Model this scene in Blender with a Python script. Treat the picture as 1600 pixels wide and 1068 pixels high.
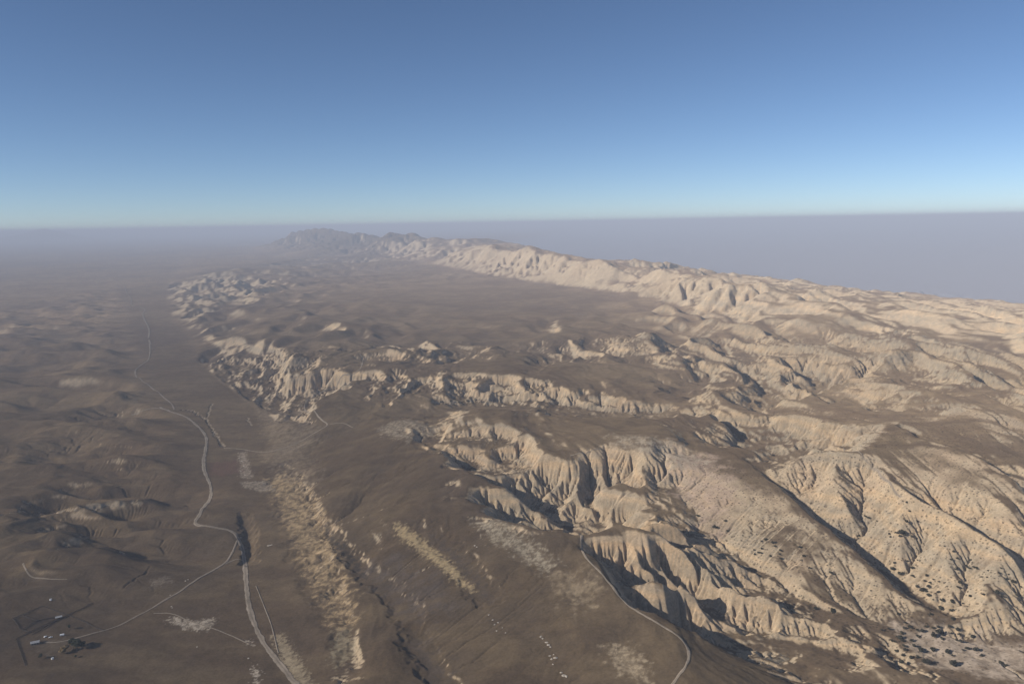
import bpy, bmesh, math, random
import numpy as np

# ---------------------------------------------------------------- camera, sky, sun, exposure
scene = bpy.context.scene
for o in list(bpy.data.objects):
    bpy.data.objects.remove(o)
from mathutils import Matrix, Vector
EYE = 600.0
FOCAL_PX = 1244.0                       # for a 1600 px wide frame
PITCH = math.atan(186 / FOCAL_PX)
ROLL = math.radians(1.0)
cam_data = bpy.data.cameras.new("camera")
cam_data.sensor_width = 36.0
cam_data.lens = 36.0 * FOCAL_PX / 1600.0
cam_data.clip_start = 1.0
cam_data.clip_end = 1.0e6
cam = bpy.data.objects.new("camera", cam_data)
scene.collection.objects.link(cam)
_f = Vector((0, math.cos(PITCH), -math.sin(PITCH)))
_r = Vector((1, 0, 0)); _u = _r.cross(_f)
_c, _s = math.cos(ROLL), math.sin(ROLL)
_r2 = _c * _r - _s * _u; _u2 = _s * _r + _c * _u
_m = Matrix((_r2, _u2, -_f)).transposed().to_4x4()
_m.translation = Vector((0, 0, EYE))
cam.matrix_world = _m
scene.camera = cam

SUN_ELEV = math.radians(26.0)
SUN_TRAVEL = math.radians(24.0)         # the light travels 24 degrees north of +X
world = bpy.data.worlds.new("World")
scene.world = world
world.use_nodes = True
wn = world.node_tree
wn.nodes.clear()
sky = wn.nodes.new("ShaderNodeTexSky")
sky.sky_type = 'NISHITA'
sky.sun_disc = False
sky.sun_elevation = SUN_ELEV
sky.sun_rotation = math.radians(270.0) - SUN_TRAVEL
sky.altitude = 5200.0
sky.air_density = 1.0
sky.dust_density = 9.0
sky.ozone_density = 2.7
bg = wn.nodes.new("ShaderNodeBackground")
bg.inputs["Strength"].default_value = 0.102
wo = wn.nodes.new("ShaderNodeOutputWorld")
wn.links.new(sky.outputs[0], bg.inputs[0])
wn.links.new(bg.outputs[0], wo.inputs[0])

sun_data = bpy.data.lights.new("sun", 'SUN')
sun_data.energy = 4.5
sun_data.angle = math.radians(0.53)
sun_data.color = (1.0, 0.94, 0.86)
sun = bpy.data.objects.new("sun", sun_data)
scene.collection.objects.link(sun)
_d = Vector((math.cos(SUN_TRAVEL) * math.cos(SUN_ELEV), math.sin(SUN_TRAVEL) * math.cos(SUN_ELEV), -math.sin(SUN_ELEV)))
sun.rotation_euler = _d.to_track_quat('-Z', 'Y').to_euler()

vs = scene.view_settings
vs.view_transform = 'Standard'
vs.look = 'None'
vs.exposure = 0.0
vs.gamma = 1.0
vs.use_curve_mapping = False
scene.cycles.volume_bounces = 0
scene.cycles.max_bounces = 4
scene.cycles.diffuse_bounces = 2
scene.cycles.use_denoising = True
scene.cycles.denoiser = 'OPENIMAGEDENOISE'
scene.cycles.denoising_input_passes = 'RGB_ALBEDO_NORMAL'
scene.cycles.denoising_prefilter = 'ACCURATE'

# ---------------------------------------------------------------- survey lines of the land: ridge crests, rims and stream beds (x, y, height in metres)
RILLS = [(-625, 1899), (-587, 1946), (-503, 1799), (-379, 1478), (-279, 1231), (-230, 1064), (-256, 1031), (-333, 1192), (-411, 1344), (-519, 1608)]
CALM2 = [(-623, 2335), (-641, 2439), (-618, 2544), (-561, 2573), (-476, 2418), (-394, 2261), (-306, 2098), (-252, 2007), (-392, 1952), (-527, 2108)]
SMOOTH = [(352, 1646), (511, 1629), (696, 1591), (861, 1604), (944, 1402), (739, 1073), (621, 1074), (546, 1091), (435, 1176), (359, 1353), (312, 1457)]
CALM = [(-737, 2368), (-502, 2153), (-304, 2017), (-176, 1719), (-147, 1550), (-135, 1412), (-55, 1323), (-5, 1268), (47, 1242), (93, 1224), (104, 1202), (128, 1131), (169, 1024), (202, 1015), (249, 992), (319, 943), (378, 904), (310, 713), (-136, 722), (-213, 1023), (-243, 1114), (-277, 1224), (-340, 1389), (-391, 1529), (-472, 1750), (-556, 1963)]
LINES = [[(-296,976,2),(-374,1093,0),(-445,1238,0),(-514,1423,0),(-649,1630,0),(-789,2008,0),(-963,2424,0),(-1275,2930,0),(-1676,3672,2),(-2370,5240,4),(-3787,8146,5),(-5845,12206,5)],
[(-691,985,4),(-668,1098,3),(-611,1175,2),(-587,1314,1)],
[(-819,1188,10),(-788,1239,6)],
[(-886,1294,10),(-860,1362,8),(-798,1517,5),(-779,1711,2)],
[(-991,1464,30),(-984,1555,30),(-941,1558,24),(-876,1520,12)],
[(-930,1365,20),(-901,1394,22),(-843,1394,12)],
[(-1057,1606,8),(-982,1640,5),(-840,1689,2)],
[(-1109,1716,24),(-1043,1725,24),(-981,1744,12)],
[(-1222,1827,24),(-1140,1843,25),(-1120,1848,20)],
[(-1410,2121,13),(-1262,2172,14),(-1017,2107,10),(-946,2188,4)],
[(-1228,2210,16),(-1116,2244,20),(-980,2272,12),(-953,2345,4)],
[(-1029,2060,15),(-972,2125,22),(-910,2100,10)],
[(-1661,2517,10),(-1454,2595,9),(-1289,2699,4)],
[(-2403,3688,12),(-2186,3839,14),(-1989,4080,5)],
[(-3935,6109,25),(-3903,6560,30),(-3746,6857,26),(-3667,7135,16)],
[(-3018,4660,10),(-2783,5065,12),(-2535,5231,8)],
[(-6996,10938,10),(-6426,11492,10),(-6328,13226,8)],
[(-12501,19628,10),(-11497,21257,10),(-8959,20125,8)],
[(-598,1666,0),(-561,1583,-5),(-523,1490,-9),(-498,1415,-7),(-485,1361,-1)],
[(-556,1623,1),(-503,1479,2),(-465,1359,2)],
[(-268,968,6),(-315,1082,5),(-384,1228,4),(-431,1353,4),(-505,1540,4),(-575,1737,4),(-666,1988,4),(-688,2171,4),(-851,2575,3),(-973,2781,3),(-1142,3061,3),(-1331,3379,4),(-1465,3638,4),(-1561,3932,4),(-1790,4415,4),(-2231,5212,5),(-2868,6630,5),(-3937,9077,5),(-4680,11059,6),(-6345,15570,8)],
[(-931,2775,22),(-1087,3029,26),(-1261,3358,26),(-1434,3767,28),(-1599,4151,28),(-2002,4956,24),(-2418,5866,24),(-3003,7196,22),(-4006,9714,22)],
[(-883,2829,38),(-1048,3166,38),(-1237,3601,42),(-1424,4103,42),(-1779,4843,42),(-2169,5673,40)],
[(-816,2845,62),(-955,3234,64),(-1075,3678,66),(-1265,4168,64),(-1577,4827,60),(-1943,5550,58),(-2305,6308,52),(-2777,7374,50),(-3705,9503,46),(-5039,12777,40)],
[(-820,3358,82),(-873,3850,84),(-1240,4807,76),(-1674,5789,66)],
[(-559,2846,88),(-494,3023,92),(-605,3384,88),(-834,3962,84)],
[(-438,3360,75),(-573,3526,80),(-711,3733,82)],
[(-750,3770,62),(-628,3679,58),(-441,3379,58)],
[(-660,4550,58),(-322,3975,57),(-114,3496,62),(132,3256,68)],
[(-453,5682,55),(3,4800,55),(416,5101,55),(753,4639,60)],
[(-1128,5196,72),(-950,5384,84),(-724,5311,70)],
[(-1979,6161,60),(-1771,6309,68),(-1477,5934,58)],
[(-2890,8212,50),(-2449,8065,66),(-2047,7529,55)],
[(-5560,14558,40),(-4210,12593,55),(-3215,10616,50)],
[(8,6713,55),(-923,7742,50),(-1958,10268,48),(-3305,14893,45),(-4568,15548,40)],
[(-1437,10074,50),(-231,7509,55),(312,6310,57)],
[(-889,2816,62),(-858,2815,64)],
[(-799,2801,68),(-761,2795,73)],
[(-695,2773,83),(-618,2794,87),(-538,2760,92)],
[(-473,2720,96),(-436,2699,97)],
[(-376,2660,99),(-319,2621,101)],
[(-261,2594,103),(-215,2574,104)],
[(-154,2515,106),(-100,2479,108)],
[(-45,2479,109),(2,2470,110)],
[(58,2434,110),(116,2399,110),(164,2381,109)],
[(221,2352,108),(298,2290,104)],
[(-616,2895,92),(-419,2842,98),(-222,2695,103),(-44,2610,107),(122,2522,108)],
[(-681,2762,55),(-721,2652,38),(-719,2485,22),(-739,2377,8)],
[(-526,2670,82),(-603,2617,72),(-645,2524,58),(-653,2431,44),(-595,2317,44),(-516,2175,46)],
[(-580,2612,66),(-482,2427,56),(-403,2310,52),(-297,2224,54),(-209,2272,54),(-112,2407,54),(-3,2368,53),(182,2255,51),(359,2197,49),(495,2081,47)],
[(-516,2175,46),(-434,2173,58),(-357,2142,70),(-304,2084,80)],
[(-441,2688,97),(-456,2576,82),(-443,2434,66)],
[(-343,2606,100),(-368,2477,80),(-377,2332,62)],
[(-232,2553,104),(-224,2456,86),(-197,2361,62)],
[(-124,2476,107),(-73,2443,86),(-23,2418,62)],
[(-22,2467,109),(37,2415,92),(95,2391,66)],
[(96,2401,108),(172,2366,90),(263,2308,62)],
[(297,2282,102),(373,2288,84),(483,2274,66)],
[(-516,2824,89),(-503,2708,74),(-483,2582,64),(-452,2425,56)],
[(-417,2778,91),(-417,2668,76),(-413,2536,64),(-390,2326,54)],
[(-295,2697,95),(-301,2604,78),(-306,2498,66),(-303,2275,55)],
[(-192,2636,98),(-175,2573,82),(-152,2487,70),(-132,2409,58)],
[(-76,2577,101),(-52,2531,84),(-19,2466,70),(17,2397,58)],
[(29,2529,102),(67,2481,86),(112,2408,74),(168,2308,58)],
[(194,2442,100),(241,2379,84),(291,2305,70),(335,2223,56)],
[(-844,2864,66),(-821,2778,52),(-791,2670,42),(-752,2515,26)],
[(-750,2863,74),(-728,2789,62),(-707,2723,52)],
[(-599,3128,94),(-483,3119,96),(-375,3058,94),(-239,2912,92),(-140,2822,92)],
[(-591,3080,84),(-443,3012,78),(-281,2850,80),(-181,2744,84)],
[(-174,2074,96),(-38,2089,104),(82,2063,108),(159,1970,112),(246,1887,115),(395,2016,112),(513,2091,106),(552,2042,96),(559,1918,82),(574,1785,62)],
[(407,2019,106),(545,2101,88),(597,2057,70),(604,1933,56),(619,1800,36)],
[(40,1782,112),(140,1733,112),(296,1811,115),(354,1726,110),(415,1685,106),(472,1637,102)],
[(272,1664,106),(324,1645,98),(330,1593,86),(315,1519,64)],
[(472,1637,102),(421,1546,86),(369,1438,66),(346,1393,56)],
[(-267,2021,90),(-168,1994,102),(-93,1965,108),(-19,1888,110),(30,1848,110),(42,1750,109),(49,1671,108),(125,1640,106),(137,1601,105)],
[(-166,1971,106),(-176,1897,96),(-180,1846,86)],
[(-92,1942,107),(-101,1866,95),(-112,1801,82)],
[(30,1828,109),(-4,1770,98),(-47,1719,84),(-84,1691,74)],
[(48,1665,107),(23,1630,94),(-12,1607,78)],
[(122,1629,105),(61,1581,88),(15,1566,72)],
[(136,1595,104),(114,1532,87),(70,1490,68)],
[(136,1595,104),(159,1507,88),(223,1474,80),(274,1448,68),(294,1438,56)],
[(190,1669,106),(224,1638,92),(229,1575,80),(213,1520,72)],
[(246,1630,104),(260,1564,90),(262,1506,76)],
[(-267,1992,89),(-196,1815,95),(-166,1770,95),(-126,1718,90),(-91,1679,78)],
[(-260,1995,84),(-178,1823,80),(-140,1782,73),(-100,1730,68),(-65,1691,56)],
[(-142,1655,99),(-78,1605,98),(-18,1546,94),(33,1498,88),(79,1441,78),(112,1426,64)],
[(-133,1659,92),(-57,1615,80),(15,1562,65),(67,1514,58),(113,1457,48),(146,1442,34)],
[(147,1586,78),(164,1502,66),(183,1452,54)],
[(211,1619,80),(239,1538,72)],
[(-104,1519,98),(-55,1516,94),(20,1488,88),(70,1454,76),(97,1431,66)],
[(-125,1437,98),(-60,1449,95),(-5,1425,89),(48,1407,81),(89,1406,68)],
[(-120,1440,93),(-46,1456,81),(15,1435,69),(68,1417,61),(109,1416,48)],
[(-34,1363,95),(-5,1354,92),(8,1339,88)],
[(-14,1377,73),(15,1368,70),(28,1353,66)],
[(29,1341,96),(59,1280,98),(95,1259,100),(116,1282,103)],
[(45,1373,66),(75,1312,68),(111,1291,70),(132,1314,73)],
[(-408,2037,54),(-313,1862,68),(-223,1634,76),(-136,1571,92)],
[(-231,1498,68),(-121,1375,86),(-27,1306,93),(46,1220,98),(102,1218,100)],
[(-440,1870,36),(-325,1592,50),(-248,1445,62)],
[(-623,2135,13),(-537,2006,22),(-435,1779,33)],
[(-562,1942,16),(-495,1792,22),(-435,1629,25),(-379,1476,27),(-325,1347,29),(-283,1239,30),(-248,1128,30),(-219,1036,29),(-181,930,28)],
[(-366,1475,27),(-320,1376,26),(-269,1287,25),(-225,1222,26),(-187,1173,27),(-160,1113,26),(-138,1027,23),(-93,941,20)],
[(-226,1394,66),(-172,1314,60),(-122,1239,57),(-84,1171,55),(-51,1078,52),(-22,995,48),(12,899,44)],
[(-165,1350,70),(-116,1280,63),(-73,1203,59),(-40,1117,57),(-7,1026,54),(22,958,50),(47,894,46)],
[(-73,1341,84),(-6,1242,79),(62,1144,78),(90,1073,76),(123,975,70),(151,910,58)],
[(103,1218,100),(110,1194,98),(141,1156,90),(171,1127,84),(198,1115,79),(226,1109,73)],
[(109,1221,97),(125,1202,91),(164,1168,79),(195,1140,73),(222,1128,68),(250,1122,62)],
[(129,1228,103),(175,1221,104),(195,1186,101),(234,1129,91),(266,1101,81),(298,1080,66),(324,1072,48),(344,1070,27)],
[(180,1223,101),(207,1191,94),(252,1136,80),(288,1110,68),(320,1089,53),(346,1081,35),(366,1079,14)],
[(203,1234,105),(225,1187,101),(248,1151,93),(266,1125,80),(281,1118,70)],
[(208,1236,102),(239,1193,94),(268,1159,83),(286,1133,70),(301,1126,60)],
[(192,1265,105),(242,1221,105),(277,1193,102),(298,1157,97),(337,1122,87),(369,1101,75),(400,1082,61),(446,1079,44),(486,1084,29)],
[(284,1195,98),(313,1162,89),(361,1131,74),(397,1111,60),(428,1092,46),(474,1089,29),(514,1094,14)],
[(277,1192,100),(279,1159,88),(292,1132,74)],
[(337,1122,85),(337,1103,72),(345,1082,57)],
[(372,1095,73),(371,1077,59),(382,1066,42)],
[(404,1080,58),(416,1072,46),(424,1069,36)],
[(120,1298,107),(171,1308,107),(261,1320,101),(305,1317,93),(327,1315,83),(342,1304,65)],
[(178,1311,103),(282,1328,89),(335,1329,76),(357,1327,66),(372,1316,48)],
[(204,1312,90),(260,1312,82),(311,1296,70)],
[(336,1264,77),(360,1237,71),(381,1219,62),(409,1192,50),(431,1166,38)],
[(310,1506,62),(319,1444,56),(364,1351,47),(401,1248,38),(436,1167,29),(474,1123,23),(544,1087,15),(618,1068,11),(703,1029,8)],
[(148,1064,83),(181,1044,76),(220,1038,66),(248,1042,58),(270,1042,48),(303,1031,36),(345,1050,24),(389,1046,12),(426,1026,11),(451,999,9)],
[(144,1066,86),(171,1036,74),(204,1022,71),(235,1025,67),(262,1025,58)],
[(256,992,58),(281,985,56),(300,976,50),(323,967,46),(349,958,42),(368,941,34),(403,936,24)],
[(104,1158,97),(119,1090,92),(154,1011,82),(202,972,70),(214,920,64),(178,868,60)],
[(264,891,44),(341,910,34),(410,905,18)],
[(320,1058,28),(359,1067,34),(394,1062,34),(416,1042,27)],
[(324,1061,24),(373,1077,22),(410,1074,20),(432,1054,13)],
[(427,1029,32),(463,1032,38),(494,1021,35),(507,1005,25),(511,995,14)],
[(430,1032,27),(473,1039,24),(508,1031,15),(521,1015,6),(525,1005,6)],
[(373,1007,28),(381,973,24)],
[(433,958,26),(470,949,27),(501,945,24),(528,929,16)],
[(534,1046,9),(570,1030,8),(623,1013,7),(673,981,6)],
[(534,992,8),(597,967,7),(637,926,5)],
[(559,1061,10),(627,1052,9),(680,1020,7)],
[(629,1077,24),(675,1090,40),(718,1093,42),(736,1084,36)],
[(627,1052,14),(683,1055,16)],
[(496,1636,99),(502,1559,94),(519,1455,85),(537,1374,77),(558,1311,69),(575,1248,57),(590,1188,45),(604,1135,31),(620,1108,19),(630,1086,11)],
[(505,1638,94),(518,1561,84),(543,1459,71),(569,1379,58),(592,1317,49),(609,1254,37),(624,1194,25),(638,1141,11),(654,1114,6)],
[(549,1666,112),(603,1626,128),(649,1574,138),(691,1550,136),(705,1455,126),(709,1352,115),(740,1304,106),(766,1235,92),(785,1165,78)],
[(700,1552,131),(727,1460,114),(744,1361,96),(776,1313,86),(802,1244,72),(821,1174,58)],
[(643,1558,136),(617,1476,112),(613,1405,92),(612,1346,66)],
[(585,1612,124),(559,1543,98),(552,1479,80)],
[(701,1432,122),(669,1374,102),(651,1298,78),(636,1222,54)],
[(738,1300,103),(703,1252,84),(679,1187,58),(663,1119,38)],
[(768,1204,86),(737,1166,66),(720,1128,48)],
[(615,1550,108),(580,1473,88),(569,1395,66)],
[(688,1510,106),(650,1409,84),(619,1297,56)],
[(713,1335,86),(673,1253,62),(636,1149,34)],
[(743,1230,76),(706,1171,54),(673,1112,36)],
[(756,1839,118),(879,1780,134),(899,1626,142),(934,1526,140),(957,1441,132)],
[(815,1514,122),(837,1377,110),(866,1295,98)],
[(891,1783,128),(942,1637,120),(984,1538,114),(1007,1453,106)],
[(662,2015,92),(746,1974,104),(824,1890,112)],
[(1101,1972,128),(1120,1789,132),(1135,1720,130)],
[(1052,1674,112),(1060,1600,112)],
[(277,3413,68),(488,3751,86),(583,3417,90),(619,2926,84),(643,2625,70)],
[(452,2773,72),(530,2500,80),(581,2370,76)],
[(878,3728,70),(1104,3885,92),(1139,3506,96),(1081,2883,88),(1087,2556,80)],
[(866,2952,80),(868,2595,98),(874,2272,92),(911,2093,86)],
[(1224,3272,100),(1259,2917,108),(1239,2528,104),(1227,2268,96)],
[(1450,2966,104),(1392,2505,116),(1349,2164,116),(1354,2060,112)],
[(1590,2784,96),(1584,2419,98)],
[(730,2348,88),(763,2114,98)],
[(60,3672,62),(249,3063,72),(339,2604,84)],
[(880,3489,60),(878,3079,58),(829,2602,54),(738,2249,52)],
[(1007,2804,68),(977,2338,66),(1009,2116,70)],
[(628,3214,66),(689,2814,60),(672,2417,54)],
[(1180,2444,80),(1153,2160,84),(1145,1988,90)],
[(-1915,15286,320),(-1196,13998,345),(-753,13084,345),(-214,9811,325),(211,8152,300),(594,7260,268),(859,6610,250),(1036,6096,234),(1251,5527,214),(1410,5134,200),(1585,4905,190),(1742,4687,174),(1878,4380,148),(2041,4203,128),(2275,4010,108),(2487,3832,90)],
[(-1115,16286,210),(-396,14998,235),(47,14084,235),(586,10811,215),(1011,9152,190),(1394,8260,158),(1659,7610,140),(1836,7096,124),(2051,6527,104),(2210,6134,90),(2385,5905,80),(2542,5687,64),(2678,5380,38),(2841,5203,18),(3075,5010,6),(3287,4832,6)],
[(85,17786,-140),(804,16498,-140),(1247,15584,-140),(1786,12311,-140),(2211,10652,-140),(2594,9760,-140),(2859,9110,-140),(3036,8596,-140),(3251,8027,-140),(3410,7634,-140),(3585,7405,-140),(3742,7187,-140),(3878,6880,-140),(4041,6703,-152),(4275,6510,-172),(4487,6332,-190)],
[(2585,20086,-300),(3304,18798,-300),(3747,17884,-300),(4286,14611,-300),(4711,12952,-300),(5094,12060,-300),(5359,11410,-300),(5536,10896,-300),(5751,10327,-300),(5910,9934,-300),(6085,9705,-300),(6242,9487,-300),(6378,9180,-300),(6541,9003,-300),(6775,8810,-300),(6987,8632,-300)],
[(-2418,14571,66),(-1742,12250,68),(-798,10168,66),(-254,8303,64),(392,6815,62),(786,6049,66),(983,5269,70),(1108,4557,78),(1279,4151,86),(1474,3785,95),(1607,3295,98),(1745,3060,94),(1945,2984,90)],
[(-207,9455,320),(-620,9989,200),(-1011,10717,100)],
[(236,7905,296),(14,8084,190),(-261,8535,90)],
[(641,7465,270),(474,7213,180),(11,7644,90)],
[(919,6864,258),(1002,6185,170),(670,6330,100)],
[(1249,5421,208),(1083,5146,180),(839,5743,110)],
[(1401,5025,196),(1215,4693,160),(1040,4753,100)],
[(1542,4769,186),(1481,4358,150),(1319,4171,110)],
[(1716,4565,170),(1670,4042,138),(1581,3675,110)],
[(1884,4311,144),(1820,3741,125),(1702,3272,105)],
[(2072,4126,122),(2007,3531,112),(1871,3106,100)],
[(-900,640,5),(-420,640,4),(-330,640,8),(-200,640,24),(-80,640,38),(40,640,46),(160,640,54),(260,640,46),(380,640,30),(520,640,12),(700,640,6)],
[(-900,740,5),(-420,740,4),(-330,740,8),(-200,740,24),(-80,740,38),(40,740,46),(160,740,54),(260,740,46),(380,740,30),(520,740,12),(700,740,6)],
[(-900,830,5),(-420,830,4),(-330,830,8),(-200,830,24),(-80,830,38),(40,830,46),(160,830,54),(260,830,46),(380,830,30),(520,830,12),(700,830,6)],
[(-1773,14089,320),(-2649,16792,380),(-3542,18667,400),(-4361,20031,540),(-5129,20879,575),(-5938,21702,520)],
[(-3879,13972,40),(-4909,16276,40),(-6054,19062,45),(-8227,24664,50)],
[(-2372,18851,-150),(-3369,23762,-150),(-4520,28646,-150)],
[(-5063,19349,240),(-3896,17573,260),(-3076,16211,220)],
[(-4883,10962,8),(-5541,13939,30),(-7387,18586,20)],
[(-6448,10120,8),(-8762,15723,8),(-10019,22905,8)],
[(-15151,21129,10),(-14604,26206,10),(-10100,28249,20)],
[(839,19982,-300),(4286,13328,-300),(7019,9733,-300)],
[(61,30000,-300),(9185,28559,-300),(17547,24333,-300)],
[(3740,10345,-260),(5264,7300,-260)]]
rng=np.random.default_rng(7)
COS_T=np.cos(np.arange(65536)*(2*np.pi/65536.0)); SIN_T=np.sin(np.arange(65536)*(2*np.pi/65536.0))
def vnoise(x,y,seed):
    # gradient noise on arbitrary points
    xf=np.floor(x); yf=np.floor(y); fx=x-xf; fy=y-yf
    xi=np.atleast_1d(xf).astype(np.int32).view(np.uint32); yi=np.atleast_1d(yf).astype(np.int32).view(np.uint32)
    sd=np.uint32((seed*974711)&0xffffffff); A_,B_,C_=np.uint32(374761393),np.uint32(668265263),np.uint32(1274126177); one=np.uint32(1)
    hx=(xi*A_,(xi+one)*A_); hy=(yi*B_+sd,(yi+one)*B_+sd)
    def g(i,j):
        h=hx[i]+hy[j]; h=(h^(h>>np.uint32(13)))*C_; h=(h^(h>>np.uint32(16)))&np.uint32(0xffff)
        return COS_T[h],SIN_T[h]
    u=fx*fx*fx*(fx*(fx*6-15)+10); v=fy*fy*fy*(fy*(fy*6-15)+10)
    a,b=g(0,0); n00=a*fx+b*fy
    a,b=g(1,0); n10=a*(fx-1)+b*fy
    a,b=g(0,1); n01=a*fx+b*(fy-1)
    a,b=g(1,1); n11=a*(fx-1)+b*(fy-1)
    return (n00*(1-u)+n10*u)*(1-v)+(n01*(1-u)+n11*u)*v
def fbm(x,y,wl,octv,seed,gain=0.5):
    s=0.0;a=1.0
    for o in range(octv):
        s=s+a*vnoise(x/wl+17.3*o,y/wl-9.1*o,seed+o); wl*=0.5;a*=gain
    return s*1.4
def sstep(a,b,x):
    t=np.clip((x-a)/(b-a),0,1); return t*t*(3-2*t)
def blur(a,n):
    for _ in range(n):
        p=np.pad(a,1,mode='edge'); a=(p[1:-1,1:-1]*4+p[:-2,1:-1]*2+p[2:,1:-1]*2+p[1:-1,:-2]*2+p[1:-1,2:]*2+p[:-2,:-2]+p[2:,2:]+p[:-2,2:]+p[2:,:-2])/16.
    return a
class Grid:
    def __init__(s,x0,y0,nx,ny,dx):
        s.x0,s.y0,s.nx,s.ny,s.dx=x0,y0,nx,ny,dx
        s.X=x0+dx*np.arange(nx)[None,:]+np.zeros((ny,1)); s.Y=y0+dx*np.arange(ny)[:,None]+np.zeros((1,nx))
    def sample(s,a,x,y):
        u=np.clip((x-s.x0)/s.dx,0,s.nx-1.001); v=np.clip((y-s.y0)/s.dx,0,s.ny-1.001)
        i=u.astype(int); j=v.astype(int); fu=u-i; fv=v-j
        return (a[j,i]*(1-fu)+a[j,i+1]*fu)*(1-fv)+(a[j+1,i]*(1-fu)+a[j+1,i+1]*fu)*fv
    def edge(s,x,y,m,front=True):
        # 1 inside the grid, falling to 0 at its border over m metres
        d=np.minimum(np.minimum(x-s.x0,s.x0+s.dx*(s.nx-1)-x),np.minimum(y-s.y0 if front else 1e9,s.y0+s.dx*(s.ny-1)-y))
        return sstep(0,m,d)
def raster(g,lines):
    S=np.zeros((g.ny,g.nx));N=np.zeros((g.ny,g.nx))
    for l in lines:
        for (a,b) in zip(l[:-1],l[1:]):
            n=max(2,int(math.hypot(a[0]-b[0],a[1]-b[1])/g.dx*1.5)+1)
            t=np.linspace(0,1,n); x=a[0]+(b[0]-a[0])*t; y=a[1]+(b[1]-a[1])*t; z=a[2]+(b[2]-a[2])*t
            i=np.round((x-g.x0)/g.dx).astype(int); j=np.round((y-g.y0)/g.dx).astype(int)
            ok=(i>=0)&(j>=0)&(i<g.nx)&(j<g.ny)
            np.add.at(S,(j[ok],i[ok]),z[ok]); np.add.at(N,(j[ok],i[ok]),1)
    return S,N
def membrane(g,lines,init=None,fixedge=None):
    S,N=raster(g,lines)
    if fixedge is not None:
        for sl in ((0,slice(None)),(-1,slice(None)),(slice(None),0),(slice(None),-1)):
            S[sl]=fixedge[sl]; N[sl]=1
    lev=[(S,N)]
    while min(lev[-1][0].shape)>24:
        s,n=lev[-1]; ny,nx=s.shape; s=np.pad(s,((0,ny%2),(0,nx%2)));n=np.pad(n,((0,ny%2),(0,nx%2)))
        f=lambda a:a[::2,::2]+a[1::2,::2]+a[::2,1::2]+a[1::2,1::2]
        lev.append((f(s),f(n)))
    h=None
    for k in range(len(lev)-1,-1,-1):
        s,n=lev[k]; m=n>0; val=np.where(m,s/np.maximum(n,1),0)
        if h is None: h=np.full(s.shape,val[m].mean())
        else:
            h=np.repeat(np.repeat(h,2,0),2,1)[:s.shape[0],:s.shape[1]]
        h=np.where(m,val,h)
        for it in range(400 if k>2 else (120 if k>0 else 60)):
            p=np.pad(h,1,mode='edge')
            h=np.where(m,val,0.25*(p[:-2,1:-1]+p[2:,1:-1]+p[1:-1,:-2]+p[1:-1,2:]))
    return h
NB=[(-1,-1),(-1,0),(-1,1),(0,-1),(0,1),(1,-1),(1,0),(1,1)]
def erode(h,dx,K,its,D=0.0,m=0.5,seed=1,jit=0.25,active=None):
    # stream-power erosion: water runs to the steepest neighbour, beds sink with the square root of the area they drain
    r=np.random.default_rng(seed); ny,nx=h.shape; n=ny*nx
    idx=np.arange(n).reshape(ny,nx)
    act=np.ones((ny,nx),bool) if active is None else active.copy()
    ai=np.flatnonzero(act.ravel())
    Af=np.full(n,dx*dx)
    for it in range(its):
        best=np.zeros((ny,nx),np.float32); rec=np.zeros((ny,nx),np.int64); h32=h.astype(np.float32)
        P=np.pad(h32,1,mode='edge')
        for k,(dj,di) in enumerate(NB):
            d=dx*math.hypot(dj,di)
            s=(h32-P[1+dj:1+dj+ny,1+di:1+di+nx])*(1.0/d)*(1+jit*(r.random((ny,nx),dtype=np.float32)-0.5))
            b=s>best; best=np.where(b,s,best); rec=np.where(b,dj*nx+di,rec)
        rf=rec.ravel(); hf=h.ravel().copy()
        o=ai[np.argsort(hf[ai],kind='stable')]; ro=rf[o]; o=o[ro!=0]; ro=ro[ro!=0]
        dist=np.where((np.abs(ro)==1)|(np.abs(ro)==nx),dx,dx*1.41421356)
        ol=o.tolist(); ql=(o+ro).tolist()
        A=[1.0]*n
        for i,q in zip(reversed(ol),reversed(ql)): A[q]+=A[i]
        Af=np.array(A)*(dx*dx)
        fl=(K.ravel()[o]*Af[o]**m/dist).tolist(); hl=hf.tolist()
        for i,q,f in zip(ol,ql,fl): hl[i]=(hl[i]+f*hl[q])/(1.0+f)
        h=np.array(hl).reshape(ny,nx)
        if D>0:
            p=np.pad(h,1,mode='edge')
            h=h+D*(p[:-2,1:-1]+p[2:,1:-1]+p[1:-1,:-2]+p[1:-1,2:]-4*h)
    return h,Af.reshape(ny,nx)
def inside(poly,X,Y):
    c=np.zeros(X.shape,bool); n=len(poly)
    for i in range(n):
        (x1,y1),(x2,y2)=poly[i],poly[(i+1)%n]
        if y1==y2: continue
        c^=((y1>Y)!=(y2>Y))&(X<(x2-x1)*(Y-y1)/(y2-y1)+x1)
    return c
def polydist(poly,X,Y,closed=True):
    d=np.full(X.shape,1e12); n=len(poly)
    for i in range(n if closed else n-1):
        (x1,y1),(x2,y2)=poly[i][:2],poly[(i+1)%n][:2]; ex,ey=x2-x1,y2-y1; L2=max(ex*ex+ey*ey,1e-9)
        t=np.clip(((X-x1)*ex+(Y-y1)*ey)/L2,0,1); d=np.minimum(d,(X-x1-t*ex)**2+(Y-y1-t*ey)**2)
    return np.sqrt(d)
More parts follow.
